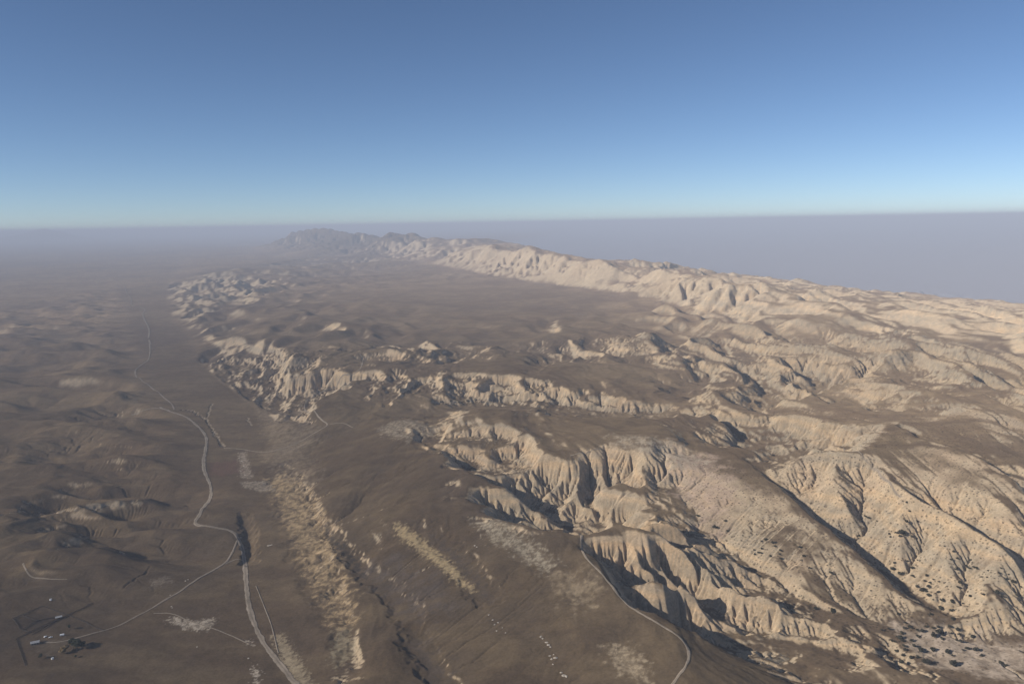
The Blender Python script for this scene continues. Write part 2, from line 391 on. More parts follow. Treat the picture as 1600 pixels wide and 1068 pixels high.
# ---------------------------------------------------------------- the land: heights
def slope_of(h,dx):
    gy,gx=np.gradient(h,dx); return np.hypot(gx,gy),gx,gy
def wedge(X,Y,m=500): return np.abs(X)<0.80*Y+m
ROAD_Y=[700,1000,1311,1620,2000,2400,3400,5000,8000]
ROAD_X=[-330,-340,-455,-505,-790,-960,-1500,-2350,-3900]
def left_of_road(X,Y):
    return np.interp(Y,ROAD_Y,ROAD_X)-X
def scarp_width(Y): return 540+1150*sstep(4600,7600,Y)
def hill_noise(X,Y,h0,sm):
    # rolling relief that the survey lines are too coarse to carry
    lr=left_of_road(X,Y); r=np.hypot(X,Y)
    plain=(1-sstep(8,28,h0))*(1-sstep(300,500,X-0.05*Y)); lh=sstep(30,260,lr)*(.22+.78*sstep(1130,1480,Y-.15*X-90))
    elk=np.clip(1.6*np.exp(-((X+100)/1150)**2-((Y-6300)/1450)**2),0,1)   # the flat upper valley
    rough=np.clip(1-np.maximum(plain,elk),0,1)
    hills=np.clip(sstep(250,750,X-0.1*(Y-2000))*sstep(2050,2450,Y+0.2*X)+0.75*sstep(45,72,h0)*sstep(2750,3200,Y)*(1-elk),0,1)*rough*(1-.15*sstep(120,190,h0))
    scarp=sstep(-50,-150,lr)*(1-sstep(-0.6*scarp_width(Y),-1.1*scarp_width(Y),lr))*sstep(2100,2700,Y)*sstep(6,18,h0)
    wx=X+fbm(X,Y,500,3,5)*130; wy=Y+fbm(X,Y,500,3,6)*130
    u=(wx*0.98+wy*0.12); v=(-wx*0.12+wy*0.98)   # the ridges run down towards the south
    n=fbm(u/180,v/430,1,6,21,0.46)
    rid=(0.55-np.abs(fbm(u/300,v/900,1,4,23,0.42)))
    dh=n*(2.0+26*hills+13*rough+28*scarp*(1+.5*sstep(4500,6500,Y)))+rid*(66*hills+30*scarp)-14*hills-8*scarp
    dh=dh+fbm(X,Y,130,4,27,.5)*16*scarp*sstep(3200,4200,Y)
    dh=dh+fbm(X,Y,650,3,29,.5)*55*sstep(100,170,h0)*sstep(3600,4600,Y+.6*X)
    dh=dh+(fbm(X*.8+Y*0.2,Y*1.5,230,4,41,0.42)*(0.8+36*lh)+(0.4-np.abs(fbm(X*0.6+Y*0.2,Y*1.5-X*.2,170,3,43,0.4)))*54*lh*sstep(-.3,.4,fbm(X,Y,900,2,47)))*plain
    K=0.002+rough*0.012+0.05*rough*sstep(0.07,0.24,sm)+0.055*hills+0.07*sstep(100,160,h0)+0.09*scarp+0.04*plain*lh
    return dh,K,plain,lh,rough,hills,scarp
def build_land():
    far=Grid(-14000.,600.,700,660,44.); hf0=membrane(far,LINES)
    X,Y=far.X,far.Y
    hf=blur(hf0,1)
    mount=sstep(80,170,hf0)
    lr=left_of_road(X,Y)
    scarp=sstep(-150,-350,lr)*(1-sstep(-1500,-3200,lr))*sstep(14,35,hf0)
    back=sstep(6500,9500,0.8*X+Y)*sstep(80,0,hf0)*sstep(-290,-150,hf0)*sstep(-3000,0,X)   # foothills beyond the range
    rough=np.clip(scarp*0.9+mount+back*0.6,0,1)
    hf=hf+fbm(X,Y,1300,6,11,0.56)*(mount*95*(1-.6*sstep(14000,17500,np.hypot(X,Y)))*(1-.6*sstep(1000,4500,X))+scarp*85+back*22)+fbm(X,Y*0.8,800,5,31,0.5)*(3+16*sstep(100,900,lr))*sstep(-280,-100,hf0)
    Kf=(0.004+0.11*rough+0.02*sstep(100,900,lr))*sstep(-295,-200,hf0)
    hf,_=erode(hf,44.,Kf,10,D=0.015,seed=3,active=wedge(X,Y,1500)&(Y>3500)&(Kf>0.005))
    mid=Grid(-4200.,700.,780,700,12.); X,Y=mid.X,mid.Y
    hm0=membrane(mid,LINES,fixedge=far.sample(hf0,X,Y)); hm=blur(mid.sample(hm0,X+fbm(X,Y,240,3,85)*sstep(12,40,hm0)*50,Y+fbm(X,Y,240,3,87)*sstep(12,40,hm0)*50),2)
    sm=slope_of(blur(hm0,10),12.)[0]
    dh,K,plain,lh,rough,hills,scarp=hill_noise(X,Y,hm0,sm)
    K=K*(0.55+0.9*sstep(-0.4,0.5,fbm(X,Y,500,2,77)))
    hm,Am=erode(hm+dh,12.,K,13,D=0.06,seed=4,active=wedge(X,Y,300)&(Y>1800)&(K>0.006))
    near=Grid(-1500.,760.,1050,900,3.2); X,Y=near.X,near.Y
    hn0=membrane(near,LINES,fixedge=mid.sample(hm0,X,Y)); 
    wx=fbm(X,Y,85,4,81,.55); wy=fbm(X,Y,85,4,83,.55); smo=blur(inside(SMOOTH,X,Y).astype(float),12); wa=sstep(12,40,hn0)*22*(1-.6*smo)
    hn0=near.sample(hn0,X+wx*wa,Y+wy*wa)      # nothing in nature runs straight
    hn=blur(hn0,4)
    sn=slope_of(blur(hn0,14),3.2)[0]
    dh,K,plain,lh,rough,hills,scarp=hill_noise(X,Y,hn0,sn)
    calm=blur((inside(CALM,X,Y)|inside(CALM2,X,Y)).astype(float),6)
    steep=sstep(0.16,0.36,sn)*(1-plain)*(1-calm)*(1-.62*smo); hills=hills*(1-.8*smo); K=K*(1-.55*smo); dh=dh*(1-.75*smo)
    hn=hn*(1-calm)+blur(hn0,40)*calm; K=K*(1-0.8*calm); dh=dh*(1-0.3*calm)
    rl=blur(inside(RILLS,X,Y).astype(float),8); hn=hn+rl*(fbm(X*.8,Y,44,4,57,.5)*4+fbm(X*.5,Y*1.3,20,3,58,.5)*1.0); steep=np.maximum(steep,.42*rl)
    hn=hn+dh+fbm(X,Y,100,5,51,0.5)*11*steep*(1-rl)
    hn=hn+fbm(X,Y,26,4,71,0.6)*(0.10+3.2*np.clip(steep+0.5*scarp+0.2*hills,0,1))
    Kn=K+0.14*steep
    # every fourth cell first: the larger ravines, then the fine rills
    c=hn[::4,::4]; e,_=erode(c,12.8,Kn[::4,::4],14,D=0.01,seed=5)
    cg=Grid(near.x0,near.y0,c.shape[1],c.shape[0],12.8)
    hn=hn+cg.sample(blur(e-c,1),X,Y)
    hn,An=erode(hn,3.2,Kn,8,D=0.012,seed=6,active=wedge(X,Y,100)&(Kn>0.004))
    return far,hf,mid,hm,Am,near,hn,An
def cubic(g,a,x,y):
    u=np.clip((x-g.x0)/g.dx,1,g.nx-2.001); v=np.clip((y-g.y0)/g.dx,1,g.ny-2.001)
    i=u.astype(int); j=v.astype(int); t=u-i; s=v-j
    def w(t): 
        return (-t**3+2*t**2-t)/2,(3*t**3-5*t**2+2)/2,(-3*t**3+4*t**2+t)/2,(t**3-t**2)/2
    wu=w(t); wv=w(s); out=0
    for b in range(4):
        r=0
        for c in range(4): r=r+wu[c]*a[j+b-1,i+c-1]
        out=out+wv[b]*r
    return out
class Land:
    def __init__(s):
        s.far,s.hf,s.mid,s.hm,s.Am,s.near,s.hn,s.An=build_land()
    def z(s,x,y):
        x=np.asarray(x,float); y=np.asarray(y,float)
        # beyond the surveyed land: plains on the left, the sunken valley on the right
        side=sstep(-4000,3000,x-0.14*y+2500)
        out=8*(1-side)-300*side
        r=np.hypot(x,y); az=np.degrees(np.arctan2(x,y))
        hill=np.exp(-((az+30.2)/2.2)**2)*np.exp(-((r-60000)/6000)**2)*(700+fbm(x,y,4000,4,95)*420)
        out=out+np.maximum(hill,0)
        for g,a,m in ((s.far,s.hf,2500.),(s.mid,s.hm,500.),(s.near,s.hn,140.)):
            w=g.edge(x,y,m,g is s.near); k=w>0
            out[k]=out[k]*(1-w[k])+cubic(g,a,x[k],y[k])*w[k]
        return out

# ---------------------------------------------------------------- soil and brush patches (some with painted gully shade), tracks and stream cuts (x, y in metres)
PATCHES = [
([(-587.0, 1835.0), (-558.0, 1870.0), (-495.0, 1778.0), (-421.0, 1617.0), (-366.0, 1482.0), (-307.0, 1311.0), (-263.0, 1192.0), (-242.0, 1120.0), (-252.0, 1084.0), (-282.0, 1135.0), (-321.0, 1219.0), (-360.0, 1300.0), (-415.0, 1433.0), (-490.0, 1601.0)],(0.44, 0.315, 0.175),13,0.75,0.85),
([(-221.0, 1392.0), (-189.0, 1356.0), (-135.0, 1275.0), (-96.0, 1200.0), (-64.0, 1131.0), (-78.0, 1139.0), (-119.0, 1206.0), (-163.0, 1282.0), (-205.0, 1341.0)],(0.4, 0.3, 0.165),6,0.15,0.9),
([(-76.0, 1347.0), (-39.0, 1332.0), (-3.0, 1271.0), (37.0, 1214.0), (64.0, 1153.0), (44.0, 1140.0), (9.0, 1189.0), (-37.0, 1251.0)],(0.37, 0.31, 0.22),9,0.8,0.8),
([(59.0, 1121.0), (94.0, 1125.0), (112.0, 1082.0), (102.0, 1044.0), (76.0, 1066.0)],(0.32, 0.245, 0.155),18,0.4,0.8),
([(114.0, 948.0), (141.0, 949.0), (156.0, 906.0), (154.0, 876.0), (129.0, 896.0)],(0.37, 0.29, 0.19),9,0.6,0.9),
([(-362.0, 1103.0), (-349.0, 1104.0), (-305.0, 1033.0), (-259.0, 947.0), (-281.0, 953.0), (-320.0, 1017.0)],(0.38, 0.3, 0.19),4,0.4,0.9),
([(-265.0, 1092.0), (-247.0, 1095.0), (-225.0, 1040.0), (-244.0, 999.0), (-260.0, 1043.0)],(0.32, 0.26, 0.165),8,0.5,0.8),
([(-545.0, 1166.0), (-534.0, 1171.0), (-502.0, 1155.0), (-473.0, 1162.0), (-464.0, 1149.0), (-469.0, 1124.0), (-489.0, 1127.0), (-523.0, 1145.0)],(0.47, 0.39, 0.29),2.5,0.7,1.0),
([(-397.0, 1091.0), (-383.0, 1080.0), (-388.0, 1085.0)],(0.55, 0.46, 0.35),2,0.3,1.0),
([(-364.0, 1019.0), (-352.0, 1004.0), (-343.0, 971.0), (-350.0, 981.0)],(0.55, 0.46, 0.35),2,0.4,1.0),
([(-739.0, 2071.0), (-723.0, 2087.0), (-668.0, 1939.0), (-630.0, 1854.0), (-660.0, 1851.0)],(0.4, 0.32, 0.235),4,0.75,0.8),
([(-651.0, 1826.0), (-582.0, 1819.0), (-546.0, 1746.0), (-583.0, 1749.0), (-632.0, 1787.0)],(0.38, 0.31, 0.225),4,0.75,0.75),
([(-696.0, 2083.0), (-582.0, 2114.0), (-447.0, 1798.0), (-444.0, 1689.0), (-575.0, 1847.0)],(0.36, 0.28, 0.19),14,0.85,0.32),
([(-788.0, 1997.0), (-722.0, 2006.0), (-676.0, 1910.0), (-710.0, 1879.0), (-748.0, 1889.0)],(0.15, 0.085, 0.062),9,0.6,0.85),
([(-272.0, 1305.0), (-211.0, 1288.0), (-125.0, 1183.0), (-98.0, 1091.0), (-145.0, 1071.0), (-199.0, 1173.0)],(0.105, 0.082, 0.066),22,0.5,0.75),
([(-375.0, 1502.0), (-349.0, 1452.0), (-299.0, 1360.0), (-263.0, 1292.0), (-251.0, 1250.0), (-272.0, 1282.0), (-313.0, 1352.0), (-352.0, 1434.0)],(0.05, 0.042, 0.036),8,0.3,0.9),  # gully lines: brush and gully shade painted as one dark colour, next two too
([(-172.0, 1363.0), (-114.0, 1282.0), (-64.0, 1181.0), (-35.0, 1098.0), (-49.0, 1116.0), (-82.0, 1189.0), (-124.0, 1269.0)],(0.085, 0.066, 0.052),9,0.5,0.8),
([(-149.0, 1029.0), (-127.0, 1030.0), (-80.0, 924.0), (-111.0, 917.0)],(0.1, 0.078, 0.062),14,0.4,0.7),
([(-863.0, 2579.0), (-686.0, 2515.0), (-522.0, 2084.0), (-605.0, 2008.0), (-716.0, 2236.0)],(0.33, 0.26, 0.18),16,0.85,0.35),
([(-284.0, 2128.0), (-184.0, 1988.0), (-252.0, 1873.0), (-330.0, 1971.0), (-361.0, 2059.0)],(0.34, 0.28, 0.2),10,0.85,0.7),
([(352.0, 1717.0), (421.0, 1649.0), (434.0, 1499.0), (365.0, 1373.0), (333.0, 1498.0), (319.0, 1619.0)],(0.4, 0.295, 0.215),25,0.5,0.8),
([(555.0, 1090.0), (622.0, 1076.0), (708.0, 1035.0), (645.0, 938.0), (562.0, 981.0), (543.0, 1028.0)],(0.44, 0.35, 0.26),18,0.45,0.85),
([(215.0, 1766.0), (352.0, 1717.0), (415.0, 1628.0), (342.0, 1599.0), (262.0, 1687.0)],(0.4, 0.33, 0.24),14,0.85,0.75),
([(-778.0, 1155.0), (-774.0, 1173.0), (-757.0, 1198.0), (-706.0, 1178.0), (-708.0, 1152.0), (-727.0, 1117.0), (-748.0, 1125.0)],(0.075, 0.056, 0.043),4,0.3,0.6),
([(-709.0, 1087.0), (-703.0, 1110.0), (-672.0, 1104.0), (-655.0, 1081.0), (-659.0, 1057.0), (-683.0, 1059.0)],(0.2, 0.155, 0.105),7,0.4,0.5),
([(-623.0, 1285.0), (-603.0, 1299.0), (-587.0, 1282.0), (-610.0, 1264.0)],(0.3, 0.24, 0.17),3,0.5,0.6)]
DRY = [(334.0, 1697.0), (516.0, 1647.0), (751.0, 1718.0), (1052.0, 1966.0), (1348.0, 2023.0), (644.0, 924.0), (455.0, 915.0), (423.0, 1040.0), (356.0, 1117.0), (330.0, 1326.0), (301.0, 1462.0)]
ROADS = {
'main':([(-280.8, 952.5), (-324.6, 1018.0), (-362.9, 1071.4), (-398.1, 1132.8), (-430.3, 1201.9), (-461.2, 1283.6), (-488.7, 1363.7), (-518.7, 1439.8), (-550.7, 1501.9), (-571.7, 1525.9), (-611.3, 1529.9), (-666.6, 1570.4), (-665.0, 1619.6), (-687.8, 1726.3), (-710.2, 1798.8), (-759.0, 1888.6), (-799.8, 1979.2), (-847.7, 2127.9), (-884.0, 2229.0), (-920.2, 2300.0), (-986.4, 2406.0), (-1057.9, 2509.5), (-1132.8, 2565.2), (-1190.3, 2625.1)],8.0),
'north':([(-1129.2, 2591.9), (-1167.2, 2672.4), (-1262.5, 2816.6), (-1358.0, 2954.2), (-1462.2, 3087.6), (-1572.3, 3257.8), (-1623.8, 3392.9), (-1664.2, 3548.0), (-1681.4, 3638.0), (-1825.2, 3973.1), (-2010.9, 4365.6), (-1889.4, 4124.7)],6.0),
'far':([(-2010.9, 4365.6), (-2172.0, 4741.2), (-2425.5, 5232.5), (-2633.3, 5650.1), (-2730.4, 5925.1), (-2855.1, 6113.9), (-2986.9, 6226.3), (-3294.7, 6903.2), (-3616.0, 7472.2), (-4116.4, 8491.8)],9.0),
'westspur':([(-1139.3, 2580.7), (-1187.6, 2618.6), (-1237.4, 2608.7), (-1279.2, 2603.9)],5.0),
'ranch':([(-542.8, 1507.8), (-541.3, 1481.5), (-526.3, 1402.4), (-524.6, 1363.9), (-537.7, 1331.0), (-555.9, 1264.2), (-578.0, 1215.6), (-598.7, 1170.6), (-618.4, 1145.2), (-636.9, 1127.8), (-657.9, 1113.0), (-673.5, 1098.3), (-696.7, 1097.7)],4.5),
'ranchloop':([(-494.8, 1382.1), (-510.1, 1382.6), (-518.0, 1371.7), (-523.6, 1361.3)],3.5),
'ridge':([(176.5, 861.6), (191.3, 878.7), (204.7, 894.9), (214.5, 921.3), (214.7, 944.1), (203.3, 968.5), (180.6, 991.2), (159.1, 1017.6), (144.8, 1053.2), (133.1, 1090.0), (119.8, 1121.3), (105.1, 1158.0), (104.9, 1211.1), (108.4, 1238.9)],4.5),
'crossover':([(-798.4, 2128.0), (-750.2, 2115.8), (-690.0, 2075.5), (-644.1, 2055.0), (-609.9, 2086.5), (-576.0, 2125.2), (-537.7, 2152.8), (-517.4, 2183.4), (-559.8, 2248.5), (-644.4, 2431.7), (-698.4, 2592.4), (-697.4, 2684.3), (-670.0, 2738.9), (-629.6, 2784.8), (-563.0, 2766.2), (-541.0, 2823.7), (-589.6, 3111.5), (-609.8, 3142.8)],5.0),
'spurtrack':([(-517.4, 2183.4), (-481.4, 2184.6), (-441.5, 2136.1)],3.5),
'lane':([(-574.3, 1183.6), (-543.8, 1183.2), (-500.8, 1151.2), (-463.7, 1131.5), (-426.0, 1106.7), (-388.7, 1079.8)],2.6),
'fenceline':([(-439.0, 1268.7), (-404.8, 1199.2), (-373.4, 1135.0), (-353.7, 1087.4), (-338.8, 1051.8)],2.0),
'leftcurve':([(-865.2, 1327.2), (-841.3, 1296.6), (-826.0, 1286.3), (-794.9, 1279.8), (-757.3, 1271.2)],3.0),
'hilltrack':([(716.2, 1675.0), (695.9, 1544.7), (708.3, 1505.6), (701.6, 1457.9), (696.8, 1408.7), (699.3, 1381.9)],3.5),
'plateautrack':([(120.9, 1674.8), (164.2, 1690.7), (201.7, 1711.4)],3.0)}
CUTS = [
([(-1107.5, 2595.9), (-1067.7, 2587.0), (-1024.1, 2529.0), (-976.3, 2468.4), (-917.7, 2354.6), (-863.5, 2248.6), (-808.6, 2146.7)],4,3,1),
([(-1039.1, 2693.7), (-1012.7, 2593.6), (-976.3, 2468.4)],3.2,2.6,1),
([(-1051.5, 1558.0), (-1045.9, 1611.4), (-1035.1, 1658.2), (-960.8, 1603.9), (-918.5, 1601.5), (-891.4, 1626.2), (-859.4, 1644.1), (-824.1, 1662.9)],4,3.5,1),
([(-846.8, 2471.2), (-816.4, 2402.2), (-799.4, 2368.0)],2.5,2,1),
([(-367.9, 1492.5), (-332.4, 1404.9), (-305.2, 1359.6), (-274.3, 1305.1), (-259.1, 1270.4)],20,5,0),
([(-259.1, 1270.4), (-225.6, 1224.8), (-196.8, 1185.1), (-171.6, 1133.1), (-149.0, 1067.6), (-136.6, 1014.5), (-112.4, 970.6), (-92.0, 927.4)],26,4,0),
([(-167.3, 1351.9), (-125.5, 1286.9), (-94.3, 1225.4), (-71.4, 1180.7), (-44.4, 1108.1)],30,4,0),
([(-643.7, 1330.2), (-642.8, 1296.0), (-654.9, 1258.8)],2,1.5,0),
([(466.4, 1006.0), (533.2, 1008.5), (602.3, 1007.4), (648.5, 996.8), (654.4, 952.1)],3,3,0),
([(-573.8, 1609.4), (-550.5, 1562.6), (-517.4, 1480.2), (-494.6, 1410.1), (-484.0, 1363.3)],17,4.8,0)]
RIDGE = [(-706.0, 2115.0), (-491.0, 1821.0), (-263.0, 1256.0), (-177.0, 933.0), (-285.0, 970.0), (-427.0, 1302.0)]
SHRUBS = {
'wash':[(523.4, 1069.1, 0.8), (535.7, 1073.1, 1.0), (569.3, 1091.9, 1.0), (561.9, 1078.9, 1.0), (570.1, 1081.6, 1.0), (551.8, 1065.5, 1.0), (572.3, 1078.8, 0.8), (577.9, 1073.9, 1.0), (582.7, 1067.4, 1.3), (594.8, 1081.9, 1.0), (571.4, 1058.5, 1.2), (540.9, 1051.0, 1.4), (541.3, 1044.0, 1.3), (555.8, 1045.8, 1.0), (537.2, 1028.8, 1.1), (551.6, 1028.6, 1.1), (557.4, 1024.5, 1.2), (551.3, 1015.7, 1.3), (590.9, 1054.5, 1.6), (604.1, 1079.4, 0.9), (605.1, 1068.9, 1.5), (612.9, 1073.4, 1.5), (599.1, 1046.4, 0.9), (611.5, 1080.3, 1.0), (628.1, 1080.8, 1.0), (627.0, 1073.9, 0.7), (639.6, 1078.0, 1.1), (638.0, 1072.5, 0.9), (653.3, 1066.7, 1.2), (619.2, 1045.7, 0.8), (623.1, 1040.6, 1.0), (622.1, 1024.9, 1.2), (631.4, 1019.7, 1.6), (613.6, 1019.7, 0.7), (588.9, 1013.8, 1.5), (591.3, 1005.4, 0.9), (572.0, 1020.0, 1.6), (532.2, 1002.7, 1.4), (541.4, 1000.9, 1.3), (528.0, 1011.6, 1.2), (578.5, 980.2, 1.9), (524.8, 1025.7, 1.2), (533.0, 1020.0, 1.2), (631.8, 1007.3, 0.9), (515.0, 991.9, 1.3), (528.1, 1047.0, 0.9), (531.2, 1043.2, 0.8), (650.7, 994.9, 1.1), (652.2, 986.9, 1.0)],
'big':[(544.3, 984.1, 3.2)],
'slope':[(613.1, 1353.4, 1.2), (644.6, 1397.6, 1), (647.7, 1394.4, 1), (680.4, 1322.4, 0.8), (703.7, 1329.5, 0.8), (649.1, 1316.0, 0.9), (646.3, 1305.9, 1), (654.9, 1302.9, 1), (662.6, 1298.9, 2.0), (667.1, 1299.3, 1.4), (657.0, 1294.4, 1.2), (680.4, 1298.0, 1.3), (702.0, 1237.0, 0.8), (709.6, 1224.3, 0.9), (652.7, 1258.4, 0.8), (666.0, 1250.8, 0.6), (632.1, 1257.2, 1), (652.7, 1237.9, 1.3), (625.8, 1248.6, 1.6), (632.3, 1237.2, 1.7), (644.7, 1220.1, 1.1), (659.1, 1205.7, 1.2), (652.8, 1200.6, 0.8), (656.1, 1190.8, 0.9), (662.8, 1192.4, 0.7), (667.0, 1184.4, 0.9), (672.1, 1177.7, 0.8), (638.7, 1194.6, 1.3), (641.0, 1184.0, 1.7), (642.6, 1175.1, 1.4), (651.2, 1184.8, 1.2), (641.4, 1163.0, 1.3), (641.9, 1152.0, 0.8), (656.2, 1164.2, 1.1), (653.5, 1148.4, 1.3), (664.0, 1138.7, 1.4), (679.3, 1137.2, 0.7), (689.8, 1168.3, 1.5), (684.3, 1161.2, 1), (688.9, 1138.3, 1.3), (699.9, 1196.6, 1.2), (714.4, 1200.2, 0.8), (719.7, 1196.7, 1), (722.2, 1209.1, 0.8), (728.3, 1189.8, 1.4), (726.9, 1196.0, 0.9), (698.9, 1210.8, 0.9), (710.2, 1213.7, 0.9), (734.5, 1217.5, 0.8), (700.1, 1123.3, 1), (720.0, 1124.6, 1.6), (728.7, 1122.4, 0.9), (762.4, 1153.3, 1.6), (754.7, 1154.2, 0.9), (755.3, 1129.0, 1.1), (729.2, 1163.2, 0.8), (724.9, 1169.6, 0.7), (735.3, 1172.1, 0.8), (646.6, 1136.9, 1.5), (656.1, 1125.6, 1.4), (640.8, 1095.8, 1.2), (773.3, 1147.4, 0.9), (745.3, 1159.9, 0.8), (752.6, 1168.3, 0.7), (761.0, 1160.9, 0.8)],
'left':[(441.5, 1299.0, 0.8), (445.9, 1300.0, 0.8), (441.4, 1290.2, 0.9), (446.5, 1274.4, 1), (441.5, 1265.5, 0.7), (440.3, 1252.1, 0.9), (427.1, 1267.4, 0.8), (479.2, 1275.3, 1.1), (476.2, 1248.9, 0.9), (470.1, 1239.1, 0.6), (475.3, 1218.7, 1.1), (505.0, 1204.7, 1.2), (473.0, 1116.7, 1.6), (450.4, 1126.7, 1.1), (567.5, 1110.6, 0.9), (613.5, 1107.1, 0.8), (548.7, 1160.6, 0.6), (384.3, 1391.2, 1.3), (363.5, 1381.2, 1.8), (383.5, 1367.7, 1.3), (343.3, 1429.6, 1.3), (434.3, 1315.8, 1), (425.7, 1312.0, 0.8), (441.1, 1301.9, 0.8), (446.6, 1300.1, 0.8), (420.1, 1289.9, 0.9), (408.2, 1294.7, 0.8), (442.5, 1287.2, 0.7), (446.5, 1273.7, 0.8), (427.3, 1266.0, 0.8), (412.9, 1282.1, 1), (415.5, 1278.7, 0.9), (404.9, 1279.7, 0.8), (439.7, 1252.9, 0.8), (441.6, 1265.9, 0.6)],
'upper':[(618.9, 1420.2, 1.2), (614.5, 1405.7, 1.4), (643.9, 1399.6, 0.9), (647.6, 1394.4, 0.9), (698.8, 1361.2, 0.9), (696.9, 1344.7, 0.9), (681.2, 1323.3, 0.9), (704.7, 1330.3, 0.8), (655.3, 1378.5, 0.7)],
'canyon':[(-221.7, 2416.0, 1.6), (-206.8, 2401.7, 1.4), (-194.0, 2418.8, 1.5), (-181.8, 2410.4, 1.6), (-168.6, 2423.1, 1.4), (-154.4, 2417.2, 1.6), (-142.1, 2449.2, 1.5), (-127.4, 2434.2, 1.4), (-116.6, 2464.4, 1.3), (-99.5, 2437.8, 1.1)]}
FENCES = [[(-778.3, 1154.8), (-774.0, 1170.2), (-767.5, 1186.1), (-756.8, 1197.5)], [(-756.8, 1197.5), (-732.7, 1188.8), (-707.6, 1177.8)], [(-778.3, 1154.8), (-750.2, 1126.1), (-732.4, 1120.1)], [(-771.6, 1167.9), (-755.8, 1159.8), (-740.1, 1153.2)], [(-740.1, 1153.2), (-732.3, 1163.2), (-715.4, 1171.8)], [(-732.4, 1120.1), (-722.6, 1136.5), (-714.3, 1159.4), (-705.7, 1178.0)], [(-725.0, 1115.7), (-716.2, 1135.5), (-712.6, 1172.2)], [(-705.7, 1178.0), (-666.1, 1155.9), (-628.8, 1134.7)], [(-705.7, 1178.0), (-696.4, 1196.3), (-688.1, 1217.8)], [(-732.4, 1120.1), (-738.1, 1110.4), (-741.7, 1102.2)], [(-741.7, 1102.2), (-712.3, 1064.8), (-684.2, 1029.0)], [(-740.1, 1153.2), (-741.8, 1136.4), (-744.9, 1125.2)]]
ROCKS = [(31.7, 995.2, 4), (34.0, 990.5, 3), (38.7, 981.7, 4), (41.0, 976.2, 5), (43.3, 972.4, 3), (41.6, 955.3, 3), (46.7, 956.8, 2.5), (48.7, 949.4, 5), (43.7, 948.7, 3.5), (44.8, 938.6, 2.5), (54.3, 922.2, 3.5), (57.1, 915.4, 5), (60.1, 912.9, 4), (-554.8, 1204.6, 3), (-552.0, 1200.5, 2.5), (-572.6, 1242.2, 2), (-564.8, 1286.6, 3), (-562.4, 1291.7, 2.5), (-377.6, 1040.1, 4), (-463.2, 1075.2, 2.5), (-67.3, 1253.7, 4), (-63.8, 1246.3, 3), (-39.5, 1062.1, 3), (-33.8, 1050.0, 3), (-31.0, 1040.3, 3.5), (-26.5, 1043.9, 3), (-20.2, 1030.6, 2.5), (-28.1, 1025.3, 3), (-15.7, 1017.3, 2.5), (-722.4, 2028.2, 4), (-705.8, 1998.5, 4), (-685.8, 1953.2, 4.5), (-679.6, 1910.3, 4), (-657.0, 1875.6, 4), (-466.7, 1433.8, 5), (-462.4, 1435.6, 4)]
SPOTS = {'house': (-708.0, 1093.0), 'trailer': (-681.8, 1116.8), 'truck': (-695.7, 1110.9), 'car': (-703.9, 1112.0), 'tank': (-754.0, 1215.4), 'tank2': (-656.3, 1047.0), 'tree_dark': (-636.0, 1074.3), 'tree_dark2': (-646.0, 1080.6), 'tree_dark3': (-632.0, 1077.2), 'tree_brown': (-649.8, 1069.2), 'tree_brown2': (-651.5, 1062.4), 'tree_small': (-673.0, 1047.9), 'tree_small2': (-625.6, 1050.2), 'tree_pen': (-681.6, 1135.5), 'shed': (-715.2, 1167.9)}
PLAIN_EDGE = [(-268, 968), (-315, 1082), (-384, 1228), (-431, 1353), (-505, 1540), (-575, 1737), (-666, 1988), (-688, 2171), (-851, 2575), (-973, 2781), (-1142, 3061), (-1331, 3379), (-1465, 3638), (-1561, 3932), (-1790, 4415), (-2231, 5212), (-2868, 6630), (-3937, 9077), (-4680, 11059), (-6345, 15570), (-4300, 14000), (-8200, 28000), (-90000, 320000), (-400000, 200000), (-200000, -400), (-300, -400), (-300, 700)]
RANGE_EDGE = [(-2418, 14571), (-1742, 12250), (-798, 10168), (-254, 8303), (392, 6815), (786, 6049), (983, 5269), (1108, 4557), (1279, 4151), (1474, 3785), (1607, 3295), (1745, 3060), (1945, 2984), (4200, 3300), (5087, 7032), (4875, 7210), (4641, 7403), (4478, 7580), (4342, 7887), (4185, 8105), (4010, 8334), (3851, 8727), (3636, 9296), (3459, 9810), (3194, 10460), (2811, 11352), (2386, 13011), (1847, 16284), (1404, 17198), (685, 18486), (-2500, 28000), (-6800, 27500), (-6200, 21000), (-4700, 15500)]
VALLEY_EDGE = [(4200, 3300), (5087, 7032), (4875, 7210), (4641, 7403), (4478, 7580), (4342, 7887), (4185, 8105), (4010, 8334), (3851, 8727), (3636, 9296), (3459, 9810), (3194, 10460), (2811, 11352), (2386, 13011), (1847, 16284), (1404, 17198), (685, 18486), (-2500, 28000), (-90000, 320000), (400000, 320000), (400000, 3300)]
